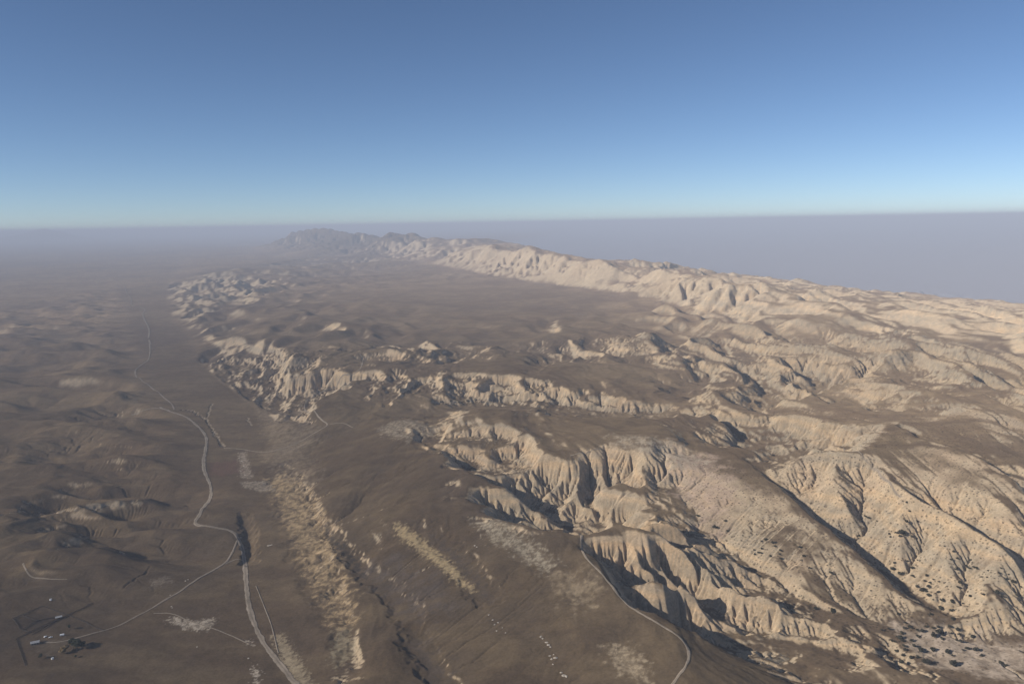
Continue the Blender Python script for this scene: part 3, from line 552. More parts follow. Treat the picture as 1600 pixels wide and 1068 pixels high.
# ---------------------------------------------------------------- helpers
COLL=scene.collection
def new_mat(name):
    m=bpy.data.materials.new(name); m.use_nodes=True; n=m.node_tree; n.nodes.clear()
    out=n.nodes.new("ShaderNodeOutputMaterial"); return m,n,out
def land_material(name,grain=1.0,bump=1.0):
    # soil colour from the mesh, broken up by tufts, pebbles and small relief
    m,n,out=new_mat(name)
    b=n.nodes.new("ShaderNodeBsdfDiffuse"); b.inputs["Roughness"].default_value=0.8
    at=n.nodes.new("ShaderNodeAttribute"); at.attribute_name="soil"
    geo=n.nodes.new("ShaderNodeNewGeometry")
    def noise(scale,detail,rough=0.6):
        t=n.nodes.new("ShaderNodeTexNoise"); t.inputs["Scale"].default_value=scale; t.inputs["Detail"].default_value=detail; t.inputs["Roughness"].default_value=rough
        n.links.new(geo.outputs["Position"],t.inputs["Vector"]); return t
    def math_(op,a,b_):
        q=n.nodes.new("ShaderNodeMath"); q.operation=op
        for i,v in enumerate((a,b_)):
            if isinstance(v,(int,float)): q.inputs[i].default_value=v
            else: n.links.new(v,q.inputs[i])
        return q.outputs[0]
    n1=noise(0.045,5,0.65); n2=noise(0.28,4,0.7)
    f=math_('ADD',math_('MULTIPLY',math_('SUBTRACT',n1.outputs["Fac"],0.5),0.85*grain),math_('MULTIPLY',math_('SUBTRACT',n2.outputs["Fac"],0.5),1.05*grain))
    # dark tufts and small bushes, thicker where the mesh says so
    vo=n.nodes.new("ShaderNodeTexVoronoi"); vo.inputs["Scale"].default_value=0.16; n.links.new(geo.outputs["Position"],vo.inputs["Vector"])
    sp=n.nodes.new("ShaderNodeMapRange"); sp.inputs[1].default_value=0.20; sp.inputs[2].default_value=0.34; sp.inputs[3].default_value=1.0; sp.inputs[4].default_value=0.0
    n.links.new(vo.outputs["Distance"],sp.inputs[0])
    rare=n.nodes.new("ShaderNodeMath"); rare.operation='GREATER_THAN'; rare.inputs[1].default_value=0.45; n.links.new(n1.outputs["Fac"],rare.inputs[0])
    bush=math_('MULTIPLY',math_('MULTIPLY',sp.outputs[0],rare.outputs[0]),math_('MULTIPLY',at.outputs["Alpha"],0.62))
    f=math_('SUBTRACT',math_('ADD',f,1.0),bush)
    sc=n.nodes.new("ShaderNodeVectorMath"); sc.operation='SCALE'
    n.links.new(at.outputs["Color"],sc.inputs[0]); n.links.new(f,sc.inputs["Scale"])
    n.links.new(sc.outputs[0],b.inputs["Color"])
    bp=n.nodes.new("ShaderNodeBump"); bp.inputs["Strength"].default_value=0.45*bump; bp.inputs["Distance"].default_value=2.0
    n3=noise(0.11,6,0.62); n.links.new(n3.outputs["Fac"],bp.inputs["Height"]); n.links.new(bp.outputs[0],b.inputs["Normal"])
    n.links.new(b.outputs[0],out.inputs["Surface"])
    return m
def plain_material(name,col,var=0.25,scale=1.5,rough=0.8,spec=0.2,metal=0.0):
    m,n,out=new_mat(name)
    b=n.nodes.new("ShaderNodeBsdfPrincipled"); b.inputs["Roughness"].default_value=rough; b.inputs["Metallic"].default_value=metal
    b.inputs["Specular IOR Level"].default_value=spec
    tc=n.nodes.new("ShaderNodeTexCoord"); t=n.nodes.new("ShaderNodeTexNoise"); t.inputs["Scale"].default_value=scale; t.inputs["Detail"].default_value=4
    n.links.new(tc.outputs["Object"],t.inputs["Vector"])
    r=n.nodes.new("ShaderNodeValToRGB"); r.color_ramp.elements[0].position=.3; r.color_ramp.elements[1].position=.7
    r.color_ramp.elements[0].color=tuple(c*(1-var) for c in col)+(1,); r.color_ramp.elements[1].color=tuple(min(1,c*(1+var)) for c in col)+(1,)
    n.links.new(t.outputs["Fac"],r.inputs[0]); n.links.new(r.outputs[0],b.inputs["Base Color"]); n.links.new(b.outputs[0],out.inputs["Surface"])
    return m
LAND=Land()
# ---------------------------------------------------------------- the land: one sheet, fine near, coarse far
A_OUT=np.radians(np.linspace(-180,-39.2,36)); A_IN=np.radians(np.linspace(-38.5,38.5,1160))
ANG=np.concatenate([A_OUT,A_IN,-A_OUT[::-1]])
DEP=np.concatenate([np.array([80,72,64,56,50,46,43,41,40]),np.linspace(39,3.0,860),np.linspace(2.97,0.6,90),np.array([.53,.46,.4,.35,.3,.25,.2,.16,.13])])
RAD=EYE/np.tan(np.radians(DEP))
def cut_depth(X,Y):
    d=np.zeros(X.shape); bank=np.zeros(X.shape)
    for line,w,dep,pale in CUTS:
        a=np.array(line); x0,y0=a.min(0)-40; x1,y1=a.max(0)+40
        k=(X>x0)&(X<x1)&(Y>y0)&(Y<y1)
        if not k.any(): continue
        xs,ys=X[k],Y[k]; q=polydist(line,xs+fbm(xs,ys,24,3,301)*(5+w*.3),ys+fbm(xs,ys,24,3,302)*(5+w*.3),False)
        v=dep*(1-sstep(w*0.3,w*1.1,q)); d[k]=np.maximum(d[k],v)
        if pale: bank[k]=np.maximum(bank[k],v)
    return d,bank
def build_sheet():
    R,A=np.meshgrid(RAD,ANG,indexing='ij'); X=R*np.sin(A); Y=R*np.cos(A)
    C,B=cut_depth(X,Y)
    return X,Y,LAND.z(X,Y)-C,B
GX,GY,GZ,GC=build_sheet()
_lr=np.log(RAD); 
def sheet_z(x,y):
    x=np.asarray(x,float); y=np.asarray(y,float)
    r=np.hypot(x,y); a=np.arctan2(x,y)
    i=np.clip(np.searchsorted(RAD,r)-1,0,len(RAD)-2); j=np.clip(np.searchsorted(ANG,a)-1,0,len(ANG)-2)
    u=(r-RAD[i])/(RAD[i+1]-RAD[i]); v=(a-ANG[j])/(ANG[j+1]-ANG[j])
    return (GZ[i,j]*(1-v)+GZ[i,j+1]*v)*(1-u)+(GZ[i+1,j]*(1-v)+GZ[i+1,j+1]*v)*u
def soil(X,Y,Z,CUT):
    S=np.stack([X,Y,Z]); du=np.gradient(S,axis=1); dv=np.gradient(S,axis=2)
    N=np.cross(dv,du,axis=0); N/=np.maximum(np.linalg.norm(N,axis=0),1e-9); N*=np.sign(N[2])
    sl=np.sqrt(np.maximum(1-N[2]**2,0))/np.maximum(N[2],.05)
    R=np.hypot(X,Y)
    lr=left_of_road(X,Y)
    left=sstep(0,120,lr)
    calm=np.zeros(X.shape); k=(R<2600)&(R>700); q=polydist(CALM,X[k],Y[k]); calm[k]=sstep(-25,25,np.where(inside(CALM,X[k],Y[k]),q,-q)); k2=(R<3600)&(R>1800); q2=polydist(CALM2,X[k2],Y[k2]); calm[k2]=np.maximum(calm[k2],sstep(-20,20,np.where(inside(CALM2,X[k2],Y[k2]),q2,-q2)))
    dry=np.zeros(X.shape); q=polydist(DRY,X[k],Y[k])+fbm(X[k],Y[k],120,3,310)*50; dry[k]=sstep(-70,70,np.where(inside(DRY,X[k],Y[k]),q,-q))
    n1=fbm(X,Y,90,4,201); n2=fbm(X,Y,420,4,203); n3=fbm(X,Y,1600,3,207); n4=fbm(X*0.55+Y*0.2,Y*1.6,70,4,209,.6)
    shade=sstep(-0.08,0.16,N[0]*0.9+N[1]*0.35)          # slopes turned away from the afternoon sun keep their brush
    hills=sstep(1900,2600,Y+0.6*X)*(1-left)
    q=polydist(RIDGE,X[k],Y[k]); rdg=np.zeros(X.shape); rdg[k]=sstep(-25,25,np.where(inside(RIDGE,X[k],Y[k]),q,-q))
    scp=sstep(-40,-120,lr)*(1-sstep(-0.6*scarp_width(Y),-1.1*scarp_width(Y),lr))*sstep(2000,2500,Y)*sstep(15000,11000,Y)
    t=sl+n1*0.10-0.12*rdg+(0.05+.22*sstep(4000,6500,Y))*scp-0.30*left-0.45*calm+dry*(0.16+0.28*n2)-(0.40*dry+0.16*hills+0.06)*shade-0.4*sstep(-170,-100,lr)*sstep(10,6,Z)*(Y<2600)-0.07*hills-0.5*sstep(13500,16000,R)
    mount=sstep(110,180,Z)*sstep(3600,5200,Y+0.6*X); rg=np.zeros(X.shape); k3=(R>3300)&(R<16000)&(X>-2500); q3=polydist(RANGE_EDGE,X[k3],Y[k3])+fbm(X[k3],Y[k3],500,3,340)*260; rg[k3]=sstep(-250,250,np.where(inside(RANGE_EDGE,X[k3],Y[k3]),q3,-q3)); mount=np.maximum(mount,rg)
    t=t+0.16*mount+0.16*rg*sstep(500,2500,X)
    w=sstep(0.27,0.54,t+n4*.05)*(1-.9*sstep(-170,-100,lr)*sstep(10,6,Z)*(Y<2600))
    g1=np.array([.121,.084,.052]); g2=np.array([.165,.118,.070]); g3=np.array([.099,.072,.050])
    e=lambda c:c[:,None,None]
    a=sstep(-.45,.5,n2*.6+n4*.55); b=sstep(-.1,.6,n3+0.5*n1)
    G=(e(g1)*(1-a)+e(g2)*a)*(1-b*.6)+e(g3)*b*.6
    p1=np.array([.44,.342,.225]); p2=np.array([.41,.296,.190])
    c=sstep(-.2,.7,n2-n1*.5)*(.35+.45*dry)
    Pl=e(p1)*(1-c)+e(p2)*c
    lf=left*sstep(1250,2200,R); haze_tint=sstep(2500,7500,R)*(1-.85*sstep(12500,15500,R)*sstep(90,220,Z)); G=G*np.stack([1+.85*haze_tint,1+.83*haze_tint,1+.95*haze_tint])*np.stack([1+.19*lf,1+.18*lf,1+.16*lf]); hr=hills*sstep(-300,700,X-.1*Y)*(1-mount); G=G*(1+.5*hr+.4*rg)*(1-.16*calm); Pl=Pl*(1+.25*mount-.12*hr)  # far grass lightened with distance: haze put into the ground colour
    zz=Z+fbm(X,Y,160,3,350)*9; st_=fbm(zz*0+3.3,zz,7,3,352,.6)*sstep(.25,.5,sl)*(R<5000); Pl=Pl*(1+.20*st_)*np.stack([1+0*st_,1-.05*st_,1-.12*st_])
    C=G*(1-w)+Pl*w
    m=(CUT>0.4)&(CUT<3.0); C=np.where(m[None],C*0.4+e(np.array([.40,.33,.24]))*0.6,C)
    valley_tint=sstep(-30,-130,Z)*(R>6000); C=C*(1-valley_tint)+e(np.array([.31,.31,.34]))*valley_tint  # low valley ground painted in the haze's tone so that it fades out
    for poly,col,soft,speck,st in PATCHES:
        p=np.array(poly); mgn=soft*3+30; x0,y0=p.min(0)-mgn; x1,y1=p.max(0)+mgn
        k=(X>x0)&(X<x1)&(Y>y0)&(Y<y1)
        xs,ys=X[k],Y[k]
        if not len(xs): continue
        d=polydist(poly,xs,ys); d=np.where(inside(poly,xs,ys),d,-d)
        nz=fbm(xs,ys,max(soft*1.2,6),4,320,0.65)
        ww=sstep(-soft,soft,d+nz*max(soft*1.6,9))
        if speck: 
            s2=sstep(-.42,.42,fbm(xs,ys,max(soft*1.1,9),6,330,.74)); ww=ww*(1-speck+speck*s2)
        ww=ww*st
        for ch in range(3): C[ch][k]=C[ch][k]*(1-ww)+col[ch]*ww
    tuft=np.clip(dry*0.9+0.35*hills*(1-w)+0.25*w*(R<2500),0,1)
    return N,C,tuft,w
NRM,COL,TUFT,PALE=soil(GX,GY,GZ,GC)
MAT_LAND=land_material("dry_land")
def mesh_from(name,verts,quads,col,mat):
    me=bpy.data.meshes.new(name); nv=len(verts); nf=len(quads)
    me.vertices.add(nv); me.vertices.foreach_set("co",verts.astype(np.float32).ravel())
    me.loops.add(nf*4); me.polygons.add(nf)
    me.polygons.foreach_set("loop_start",np.arange(0,nf*4,4,dtype=np.int32))
    me.loops.foreach_set("vertex_index",quads.astype(np.int32).ravel())
    me.update(calc_edges=True)
    me.polygons.foreach_set("use_smooth",np.ones(nf,dtype=bool))
    a=me.attributes.new("soil",'FLOAT_COLOR','POINT')
    a.data.foreach_set("color",col.astype(np.float32).ravel())
    me.materials.append(mat)
    return me
def add(name,me,kind=None,label=None,cat=None,group=None,parent=None):
    o=bpy.data.objects.new(name,me); COLL.objects.link(o)
    if parent: o.parent=parent
    if kind: o["kind"]=kind
    if label: o["label"]=label
    if cat: o["category"]=cat
    if group: o["group"]=group
    return o
# the sheet is cut along the foot of the scarp and of the range into the plain, the hills, the range and the valley beyond
ni,nj=GX.shape
cx=0.25*(GX[:-1,:-1]+GX[1:,:-1]+GX[:-1,1:]+GX[1:,1:]); cy=0.25*(GY[:-1,:-1]+GY[1:,:-1]+GY[:-1,1:]+GY[1:,1:])
reg=np.ones(cx.shape,int)                                        # badland hills
reg[inside(PLAIN_EDGE,cx,cy)]=0
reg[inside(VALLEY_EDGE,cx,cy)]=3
reg[inside(RANGE_EDGE,cx,cy)]=2
idx=np.arange(ni*nj).reshape(ni,nj)
quads=np.stack([idx[:-1,:-1],idx[:-1,1:],idx[1:,1:],idx[1:,:-1]],-1)
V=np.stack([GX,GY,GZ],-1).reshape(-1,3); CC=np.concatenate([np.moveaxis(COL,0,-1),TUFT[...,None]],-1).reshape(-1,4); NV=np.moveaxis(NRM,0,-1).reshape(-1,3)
for k,(name,label) in enumerate((("plain","dark brown grassy plain left of the fault scarp"),("badland_hills","gullied pale badland hills and brown plateaus"),("mountain_range","bare pale mountain range behind the upper valley"),("far_valley","flat hazy valley floor behind the range, coloured to match the haze"))):
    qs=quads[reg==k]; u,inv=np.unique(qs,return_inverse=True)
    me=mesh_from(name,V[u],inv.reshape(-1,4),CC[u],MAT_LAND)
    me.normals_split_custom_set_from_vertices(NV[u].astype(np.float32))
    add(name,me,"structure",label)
# ---------------------------------------------------------------- dirt roads and tracks: ribbons laid on the sheet
def smooth_line(p,step):
    p=np.array(p,float)
    for _ in range(2):
        q=[p[0]]
        for a,b in zip(p[:-1],p[1:]): q+= [a*.75+b*.25,a*.25+b*.75]
        q.append(p[-1]); p=np.array(q)
    d=np.concatenate([[0],np.cumsum(np.hypot(*np.diff(p,axis=0).T))]); n=max(2,int(d[-1]/step))
    s=np.linspace(0,d[-1],n); return np.stack([np.interp(s,d,p[:,0]),np.interp(s,d,p[:,1])],1)
MAT_ROAD=land_material("road_dirt",0.8,0.5)
def ribbon(name,pts,width,label):
    r0=np.hypot(*np.array(pts).mean(0)); p=smooth_line(pts,max(3.0,r0*0.002))
    t=np.gradient(p,axis=0); t/=np.linalg.norm(t,axis=1)[:,None]; nrm=np.stack([t[:,1],-t[:,0]],1)
    rg=np.random.default_rng(int(r0)); wob=1+0.12*np.interp(np.arange(len(p)),np.arange(0,len(p)+8,8)[:len(np.arange(0,len(p)+8,8))],rg.standard_normal(len(np.arange(0,len(p)+8,8))))
    prof=[(-.5,.02,.75),(-.36,.22,1.12),(-.12,.26,.9),(.0,.28,.78),(.12,.26,.92),(.36,.22,1.15),(.5,.02,.75)]
    vs=[];cs=[]
    for o_,up_,br in prof:
        q=p+nrm*(o_*width*(wob+0.35*fbm(p[:,0]+300*np.sign(o_),p[:,1],16,3,55)))[:,None]; z=sheet_z(q[:,0],q[:,1])+up_+0.10+np.hypot(q[:,0],q[:,1])*0.0003
        vs.append(np.stack([q[:,0],q[:,1],z],1)); base=np.array([.31,.25,.185])*br
        tone=1+0.30*fbm(q[:,0]+o_*7,q[:,1],28,4,int(r0)%97+int(o_*10)); cs.append(np.concatenate([base[None]*tone[:,None],np.zeros((len(p),1))],1))
    m=len(prof); n=len(p); V_=np.stack(vs,1).reshape(-1,3); C_=np.stack(cs,1).reshape(-1,4)
    ii=np.arange(n*m).reshape(n,m); qd=np.stack([ii[:-1,:-1],ii[1:,:-1],ii[1:,1:],ii[:-1,1:]],-1).reshape(-1,4)
    return add(name,mesh_from(name,V_,qd,C_,MAT_ROAD),"structure",label)
RL={'main':('dirt_road',"pale dirt road winding along the plain beside the fault"),'north':('dirt_road',"dirt road running on north across the plain"),'far':('dirt_road',"far end of the dirt road in the hazy plain"),
'ranch':('dirt_lane',"straight dirt lane from the road down to the ranch"),'ridge':('dirt_track',"thin dirt track curving along the foreground ridge"),'crossover':('dirt_track',"dirt track climbing from the plain over the scarp")}
for k,(pts,w) in ROADS.items():
    nm,lb=RL.get(k,('dirt_track',None)); ribbon(nm,pts,w*(1.0 if k=='main' else .82),lb)
# ---------------------------------------------------------------- shrubs, trees
MAT_LEAF=plain_material("shrub_leaf",(.045,.042,.027),0.4,0.6)
MAT_LEAF_DARK=plain_material("tree_leaf",(.026,.031,.016),0.4,0.5)
MAT_LEAF_DRY=plain_material("dry_leaf",(.20,.14,.07),0.35,0.5)
MAT_BARK=plain_material("bark",(.10,.08,.06),0.3,3)
def crown_mesh(name,rx,rz,z0,n,leaf,seed,mat,clumps=7):
    r=random.Random(seed); vs=[];fs=[]
    cl=[]
    for c in range(clumps):
        a=r.uniform(0,6.283); d=r.uniform(.15,.62); cl.append((math.cos(a)*d*rx,math.sin(a)*d*rx,z0+rz*r.uniform(.35,1.25),r.uniform(.34,.58)))
    for i in range(n):
        x,y,z,s=cl[i%clumps]
        while 1:
            u=[r.uniform(-1,1) for _ in range(3)]; q=sum(k*k for k in u)
            if .12<q<1: break
        q=q**.5; sc=(r.uniform(.75,1.08))/q
        c=Vector((x+u[0]*sc*s*rx,y+u[1]*sc*s*rx,max(z0*.3+.1,z+u[2]*sc*s*rz)))
        nn=(Vector(u).normalized()+Vector((r.uniform(-.6,.6),r.uniform(-.6,.6),r.uniform(-.2,.8)))).normalized()
        t=nn.orthogonal().normalized(); b=nn.cross(t); k=len(vs); l=leaf*r.uniform(.6,1.3); an=r.uniform(0,6.28); t2=t*math.cos(an)+b*math.sin(an); b2=nn.cross(t2)
        vs+= [c+t2*l,c+b2*l*.7,c-t2*l,c-b2*l*.7]; fs.append((k,k+1,k+2,k+3))
    me=bpy.data.meshes.new(name); me.from_pydata(vs,[],fs); me.materials.append(mat); return me
def trunk_mesh(name,h,r0,seed,mat,limbs=5,spread=.5):
    r=random.Random(seed); bm=bmesh.new()
    def tube(a,b,ra,rb):
        d=(b-a).normalized(); t=d.orthogonal().normalized(); u=d.cross(t); A=[];B=[]
        for k in range(6):
            an=k*math.pi/3; o=t*math.cos(an)+u*math.sin(an); A.append(bm.verts.new(a+o*ra)); B.append(bm.verts.new(b+o*rb))
        for k in range(6): bm.faces.new((A[k],A[(k+1)%6],B[(k+1)%6],B[k]))
    top=Vector((r.uniform(-.1,.1)*h,r.uniform(-.1,.1)*h,h)); tube(Vector((0,0,-.4)),top,r0,r0*.55)
    for k in range(limbs):
        an=k*6.283/limbs+r.uniform(-.4,.4); s=top*r.uniform(.6,1); tube(s,s+Vector((math.cos(an)*h*spread,math.sin(an)*h*spread,h*r.uniform(.4,.9))),r0*.45,r0*.15)
    me=bpy.data.meshes.new(name); bm.to_mesh(me); bm.free(); me.materials.append(mat); return me
shrub_meshes=[crown_mesh("shrub",1.0,.62,.35,150,.26,40+i,MAT_LEAF,5+i%3) for i in range(6)]
LBL={'wash':("dark round shrub on the pale sandy wash at lower right","shrubs on the sandy wash"),
 'slope':("dark shrub on the pale slope right of the long gully","shrubs on the pale right slope"),
 'left':("dark shrub on the pinkish hillside left of the long gully","shrubs on the pinkish hillside"),
 'upper':("dark shrub in the upper hollow below the hill track","shrubs in the upper hollow"),
 'canyon':("distant dark shrub on the floor of the middle canyon","shrubs on the middle canyon floor")}
rs=random.Random(5)
ONES="first second third fourth fifth sixth seventh eighth ninth tenth eleventh twelfth thirteenth fourteenth fifteenth sixteenth seventeenth eighteenth nineteenth".split()
TENS={2:"twent",3:"thirt",4:"fort",5:"fift",6:"sixt"}
def ordinal(n):
    if n<20: return ONES[n-1]
    return TENS[n//10]+"ieth" if n%10==0 else TENS[n//10]+"y-"+ONES[n%10-1]
def across(p):                                            # order from left to right as one looks north
    return p[0]/p[1]
for k,lst in SHRUBS.items():
    if k=='big': continue
    for i,(x,y,s) in enumerate(sorted(lst,key=across)):
        o=add("shrub",rs.choice(shrub_meshes),None,("small " if s<.85 else "large " if s>1.35 else "")+LBL[k][0]+", "+ordinal(i+1)+" from the left","shrub",LBL[k][1])
        R_=3.0*s*rs.uniform(.85,1.15); o.scale=(R_*rs.uniform(.9,1.2),R_*rs.uniform(.9,1.2),R_*rs.uniform(.85,1.1)); o.rotation_euler=(0,0,rs.uniform(0,6.28)); o.location=(x,y,float(sheet_z(x,y))-.15*R_)
def tree(name,spot,h,rx,label,mat,seed,group=None,n=1500,leaf=.7):
    x,y=spot[:2]; e=add(name,None,None,label,"tree",group); e.location=(x,y,float(sheet_z(x,y)))
    add("trunk",trunk_mesh("trunk",h*.42,h*.035,seed,MAT_BARK),parent=e)
    add("crown",crown_mesh("crown",rx,h*.36,h*.36,n,leaf,seed+1,mat,9),parent=e); return e
tree("oak_tree",SHRUBS['big'][0],8.5,7.0,"largest dark rounded tree on the sandy wash at lower right",MAT_LEAF,71,n=900,leaf=.6)
tree("ranch_tree",SPOTS['tree_dark'],19,8.5,"tallest dark green tree beside the ranch lane casting a long shadow",MAT_LEAF_DARK,72)
tree("ranch_tree",SPOTS['tree_dark2'],15,6.5,"dark green tree left of the tallest ranch tree",MAT_LEAF_DARK,73)
tree("ranch_tree",SPOTS['tree_dark3'],14,6.2,"dark green tree right of the tallest ranch tree",MAT_LEAF_DARK,74)
tree("ranch_tree",SPOTS['tree_brown'],11,6.5,"brown leaved tree at the bend of the ranch lane",MAT_LEAF_DRY,75)
tree("ranch_tree",SPOTS['tree_brown2'],8,4.6,"small brown leaved tree nearest the ranch yard",MAT_LEAF_DRY,76)
tree("ranch_tree",SPOTS['tree_small'],7,3.6,"small dark tree below the ranch house",MAT_LEAF_DARK,77,n=350)
tree("ranch_tree",SPOTS['tree_small2'],4.5,2.4,"low dark tree below the row of ranch trees",MAT_LEAF_DARK,78,n=350)
tree("ranch_tree",SPOTS['tree_pen'],8,2.8,"lone dark tree in the pen above the ranch lane",MAT_LEAF_DARK,79,n=350)
# ---------------------------------------------------------------- ranch buildings, vehicles, corrals
MAT_ROOF=plain_material("tin_roof",(.30,.30,.30),.2,.8,.6,.3,.0); MAT_WALL=plain_material("weathered_boards",(.24,.20,.16),.2,2)
MAT_WHITE=plain_material("white_paint",(.80,.80,.78),.06,2,.5); MAT_GLASS=plain_material("dark_glass",(.02,.025,.03),.1,2,.15,.5); MAT_TYRE=plain_material("tyre_rubber",(.02,.02,.02),.1,3)
MAT_WOOD=plain_material("dark_fence_wood",(.060,.048,.038),.3,2); MAT_STEEL=plain_material("galvanised_steel",(.45,.46,.47),.1,2,.5)
MAT_ROCK=plain_material("pale_rock",(.50,.43,.34),.2,.6,.9)
def poly(name,vs,fs,mat):
    me=bpy.data.meshes.new(name); me.from_pydata([tuple(v) for v in vs],[],fs); me.materials.append(mat); return me
def box(name,x0,x1,y0,y1,z0,z1,mat):
    v=[(x0,y0,z0),(x1,y0,z0),(x1,y1,z0),(x0,y1,z0),(x0,y0,z1),(x1,y0,z1),(x1,y1,z1),(x0,y1,z1)]
    return poly(name,v,[(3,2,1,0),(4,5,6,7),(0,1,5,4),(1,2,6,5),(2,3,7,6),(3,0,4,7)],mat)
def root(name,spot,rz,label,cat,group=None):
    e=add(name,None,None,label,cat,group); e.location=(spot[0],spot[1],float(sheet_z(*spot))); e.rotation_euler=(0,0,rz); return e
def cabin(name,spot,rz,L_,W_,H_,rise,label,open_front=False):
    e=root(name,spot,rz,label,"building"); l,w=L_/2,W_/2
    if open_front:
        add("wall",box("wall",-l,l,w-.12,w,-.3,H_,MAT_WALL),parent=e)
        for k in range(5):
            x=-l+.2+k*(L_-.4)/4; add("post",box("post",x-.1,x+.1,-w+.1,-w+.3,-.3,H_-.02,MAT_WALL),parent=e)
        add("roof",poly("roof",[(-l-.3,-w-.4,H_),(l+.3,-w-.4,H_),(l+.3,w+.3,H_+rise),(-l-.3,w+.3,H_+rise),(-l-.3,-w-.4,H_+.12),(l+.3,-w-.4,H_+.12),(l+.3,w+.3,H_+rise+.12),(-l-.3,w+.3,H_+rise+.12)],[(3,2,1,0),(4,5,6,7),(0,1,5,4),(1,2,6,5),(2,3,7,6),(3,0,4,7)],MAT_ROOF),parent=e)
        return e
    add("wall",poly("wall",[(-l,-w,-.3),(l,-w,-.3),(l,w,-.3),(-l,w,-.3),(-l,-w,H_),(l,-w,H_),(l,w,H_),(-l,w,H_),(-l,0,H_+rise),(l,0,H_+rise)],[(0,1,5,4),(2,3,7,6),(1,2,6,9,5),(3,0,4,8,7)],MAT_WALL),parent=e)
    ov=.4
    s=rise/w
    rf=add("roof",poly("roof",[(-l-ov,-w-ov,H_-s*ov+.06),(l+ov,-w-ov,H_-s*ov+.06),(l+ov,0,H_+rise+.06),(-l-ov,0,H_+rise+.06),(-l-ov,w+ov,H_-s*ov+.06),(l+ov,w+ov,H_-s*ov+.06),
      (-l-ov,-w-ov,H_-s*ov+.18),(l+ov,-w-ov,H_-s*ov+.18),(l+ov,0,H_+rise+.18),(-l-ov,0,H_+rise+.18),(-l-ov,w+ov,H_-s*ov+.18),(l+ov,w+ov,H_-s*ov+.18)],
      [(6,7,8,9),(9,8,11,10),(0,3,2,1),(3,4,5,2),(0,1,7,6),(4,10,11,5),(0,6,9,3),(3,9,10,4),(1,2,8,7),(2,5,11,8)],MAT_ROOF),parent=e)
    add("chimney",box("chimney",l*.4,l*.4+.6,-.3,.3,H_+rise*.6,H_+rise+.9,MAT_WALL),parent=rf)
    add("door",box("door",-.5,.5,-w-.05,-w+.02,0,2.0,MAT_GLASS),parent=e)
    for x in (-l*.6,l*.6): add("window",box("window",x-.5,x+.5,-w-.04,-w+.02,.9,1.9,MAT_GLASS),parent=e)
    return e
cabin("ranch_house",SPOTS['house'],math.radians(28),11,7,2.8,1.7,"small grey roofed ranch house in the yard at lower left")
cabin("loafing_shed",SPOTS['shed'],math.radians(32),9,4,2.4,.7,"low open fronted shed at the end of the corrals",True)
def cyl(name,r,x0,x1,z,axis,mat,seg=12):
    vs=[];fs=[]
    for k in range(seg):
        a=k*2*math.pi/seg
        for x in (x0,x1): vs.append((x,math.cos(a)*r,z+math.sin(a)*r) if axis=='x' else ((math.cos(a)*r,math.sin(a)*r,x+z) if axis=='z' else (math.cos(a)*r,x,z+math.sin(a)*r)))
    for k in range(seg): a,b=2*k,2*((k+1)%seg); fs.append((a,b,b+1,a+1))
    fs.append(tuple(range(0,2*seg,2))[::-1]); fs.append(tuple(range(1,2*seg,2))); return poly(name,vs,fs,mat)
def vehicle(name,spot,rz,L_,label,cat,pickup=True):
    e=root(name,spot,rz,label,cat); l=L_/2
    prof=[(-l,.45),(l,.45),(l,.95),(l*.55,1.05),(l*.28,1.65),(-l*.12,1.68),(-l*.2,1.05),(-l,1.02)] if pickup else [(-l,.45),(l,.45),(l,.9),(l*.6,1.0),(l*.3,1.5),(-l*.6,1.55),(-l*.95,1.0)]
    n=len(prof); vs=[(x,-.9,z) for x,z in prof]+[(x,.9,z) for x,z in prof]
    fs=[tuple(range(n))[::1],tuple(range(2*n-1,n-1,-1))]+[(i,i+n,(i+1)%n+n,(i+1)%n) for i in range(n)]
    add("body",poly("body",vs,fs,MAT_WHITE),parent=e)
    for y in (-.91,.89): add("side_window",box("side_window",-l*.08,l*.27,y,y+.02,1.12,1.55,MAT_GLASS),parent=e)
    for x in (-l*.62,l*.62):
        for y in (-.95,.73):
            w=add("wheel",cyl("wheel",.38,y,y+.22,.38,'y',MAT_TYRE),parent=e); w.location=(x,0,0)
    return e
vehicle("pickup_truck",SPOTS['truck'],math.radians(25),5.4,"white pickup parked left of the white trailer at the ranch","truck")
vehicle("parked_car",SPOTS['car'],math.radians(60),4.4,"small white car parked nearest the ranch house","car",False)
e=root("livestock_trailer",SPOTS['trailer'],math.radians(20),"long bright white trailer standing above the ranch lane","trailer")
add("body",box("body",-2.8,2.8,-1.1,1.1,.6,2.6,MAT_WHITE),parent=e)
for x in (-1.2,0.0):
    for y in (-1.3,1.08): w=add("wheel",cyl("wheel",.4,y,y+.22,.4,'y',MAT_TYRE),parent=e); w.location=(x,0,0)
add("hitch",box("hitch",2.8,4.2,-.1,.1,.55,.75,MAT_STEEL),parent=e)
for k,lb in (('tank',"pale round water tank on the plain above the corrals"),('tank2',"pale round water tank below the ranch trees")):
    e=root("water_tank",SPOTS[k],0,lb,"water tank"); add("shell",cyl("shell",1.7,-.2,2.0,0,'z',MAT_WHITE,18),parent=e); add("lid",cyl("lid",1.75,2.0,2.12,0,'z',MAT_STEEL,18),parent=e)
FL=["dark board fence closing the upper left side of the corrals","dark board fence closing the upper right side of the corrals","dark board fence on the left end of the corrals","short dark fence dividing the upper pens","dark fence between the upper pens and the alley","upper dark fence of the long corral alley","lower dark fence of the long corral alley","dark fence from the corral corner down to the ranch lane","dark fence running away from the corral corner","short dark fence linking the corrals to the yard fence","dark fence along the left side of the ranch yard","dark cross fence inside the left pen"]
post_me=box("post",-.13,.13,-.13,.13,-.4,1.9,MAT_WOOD)
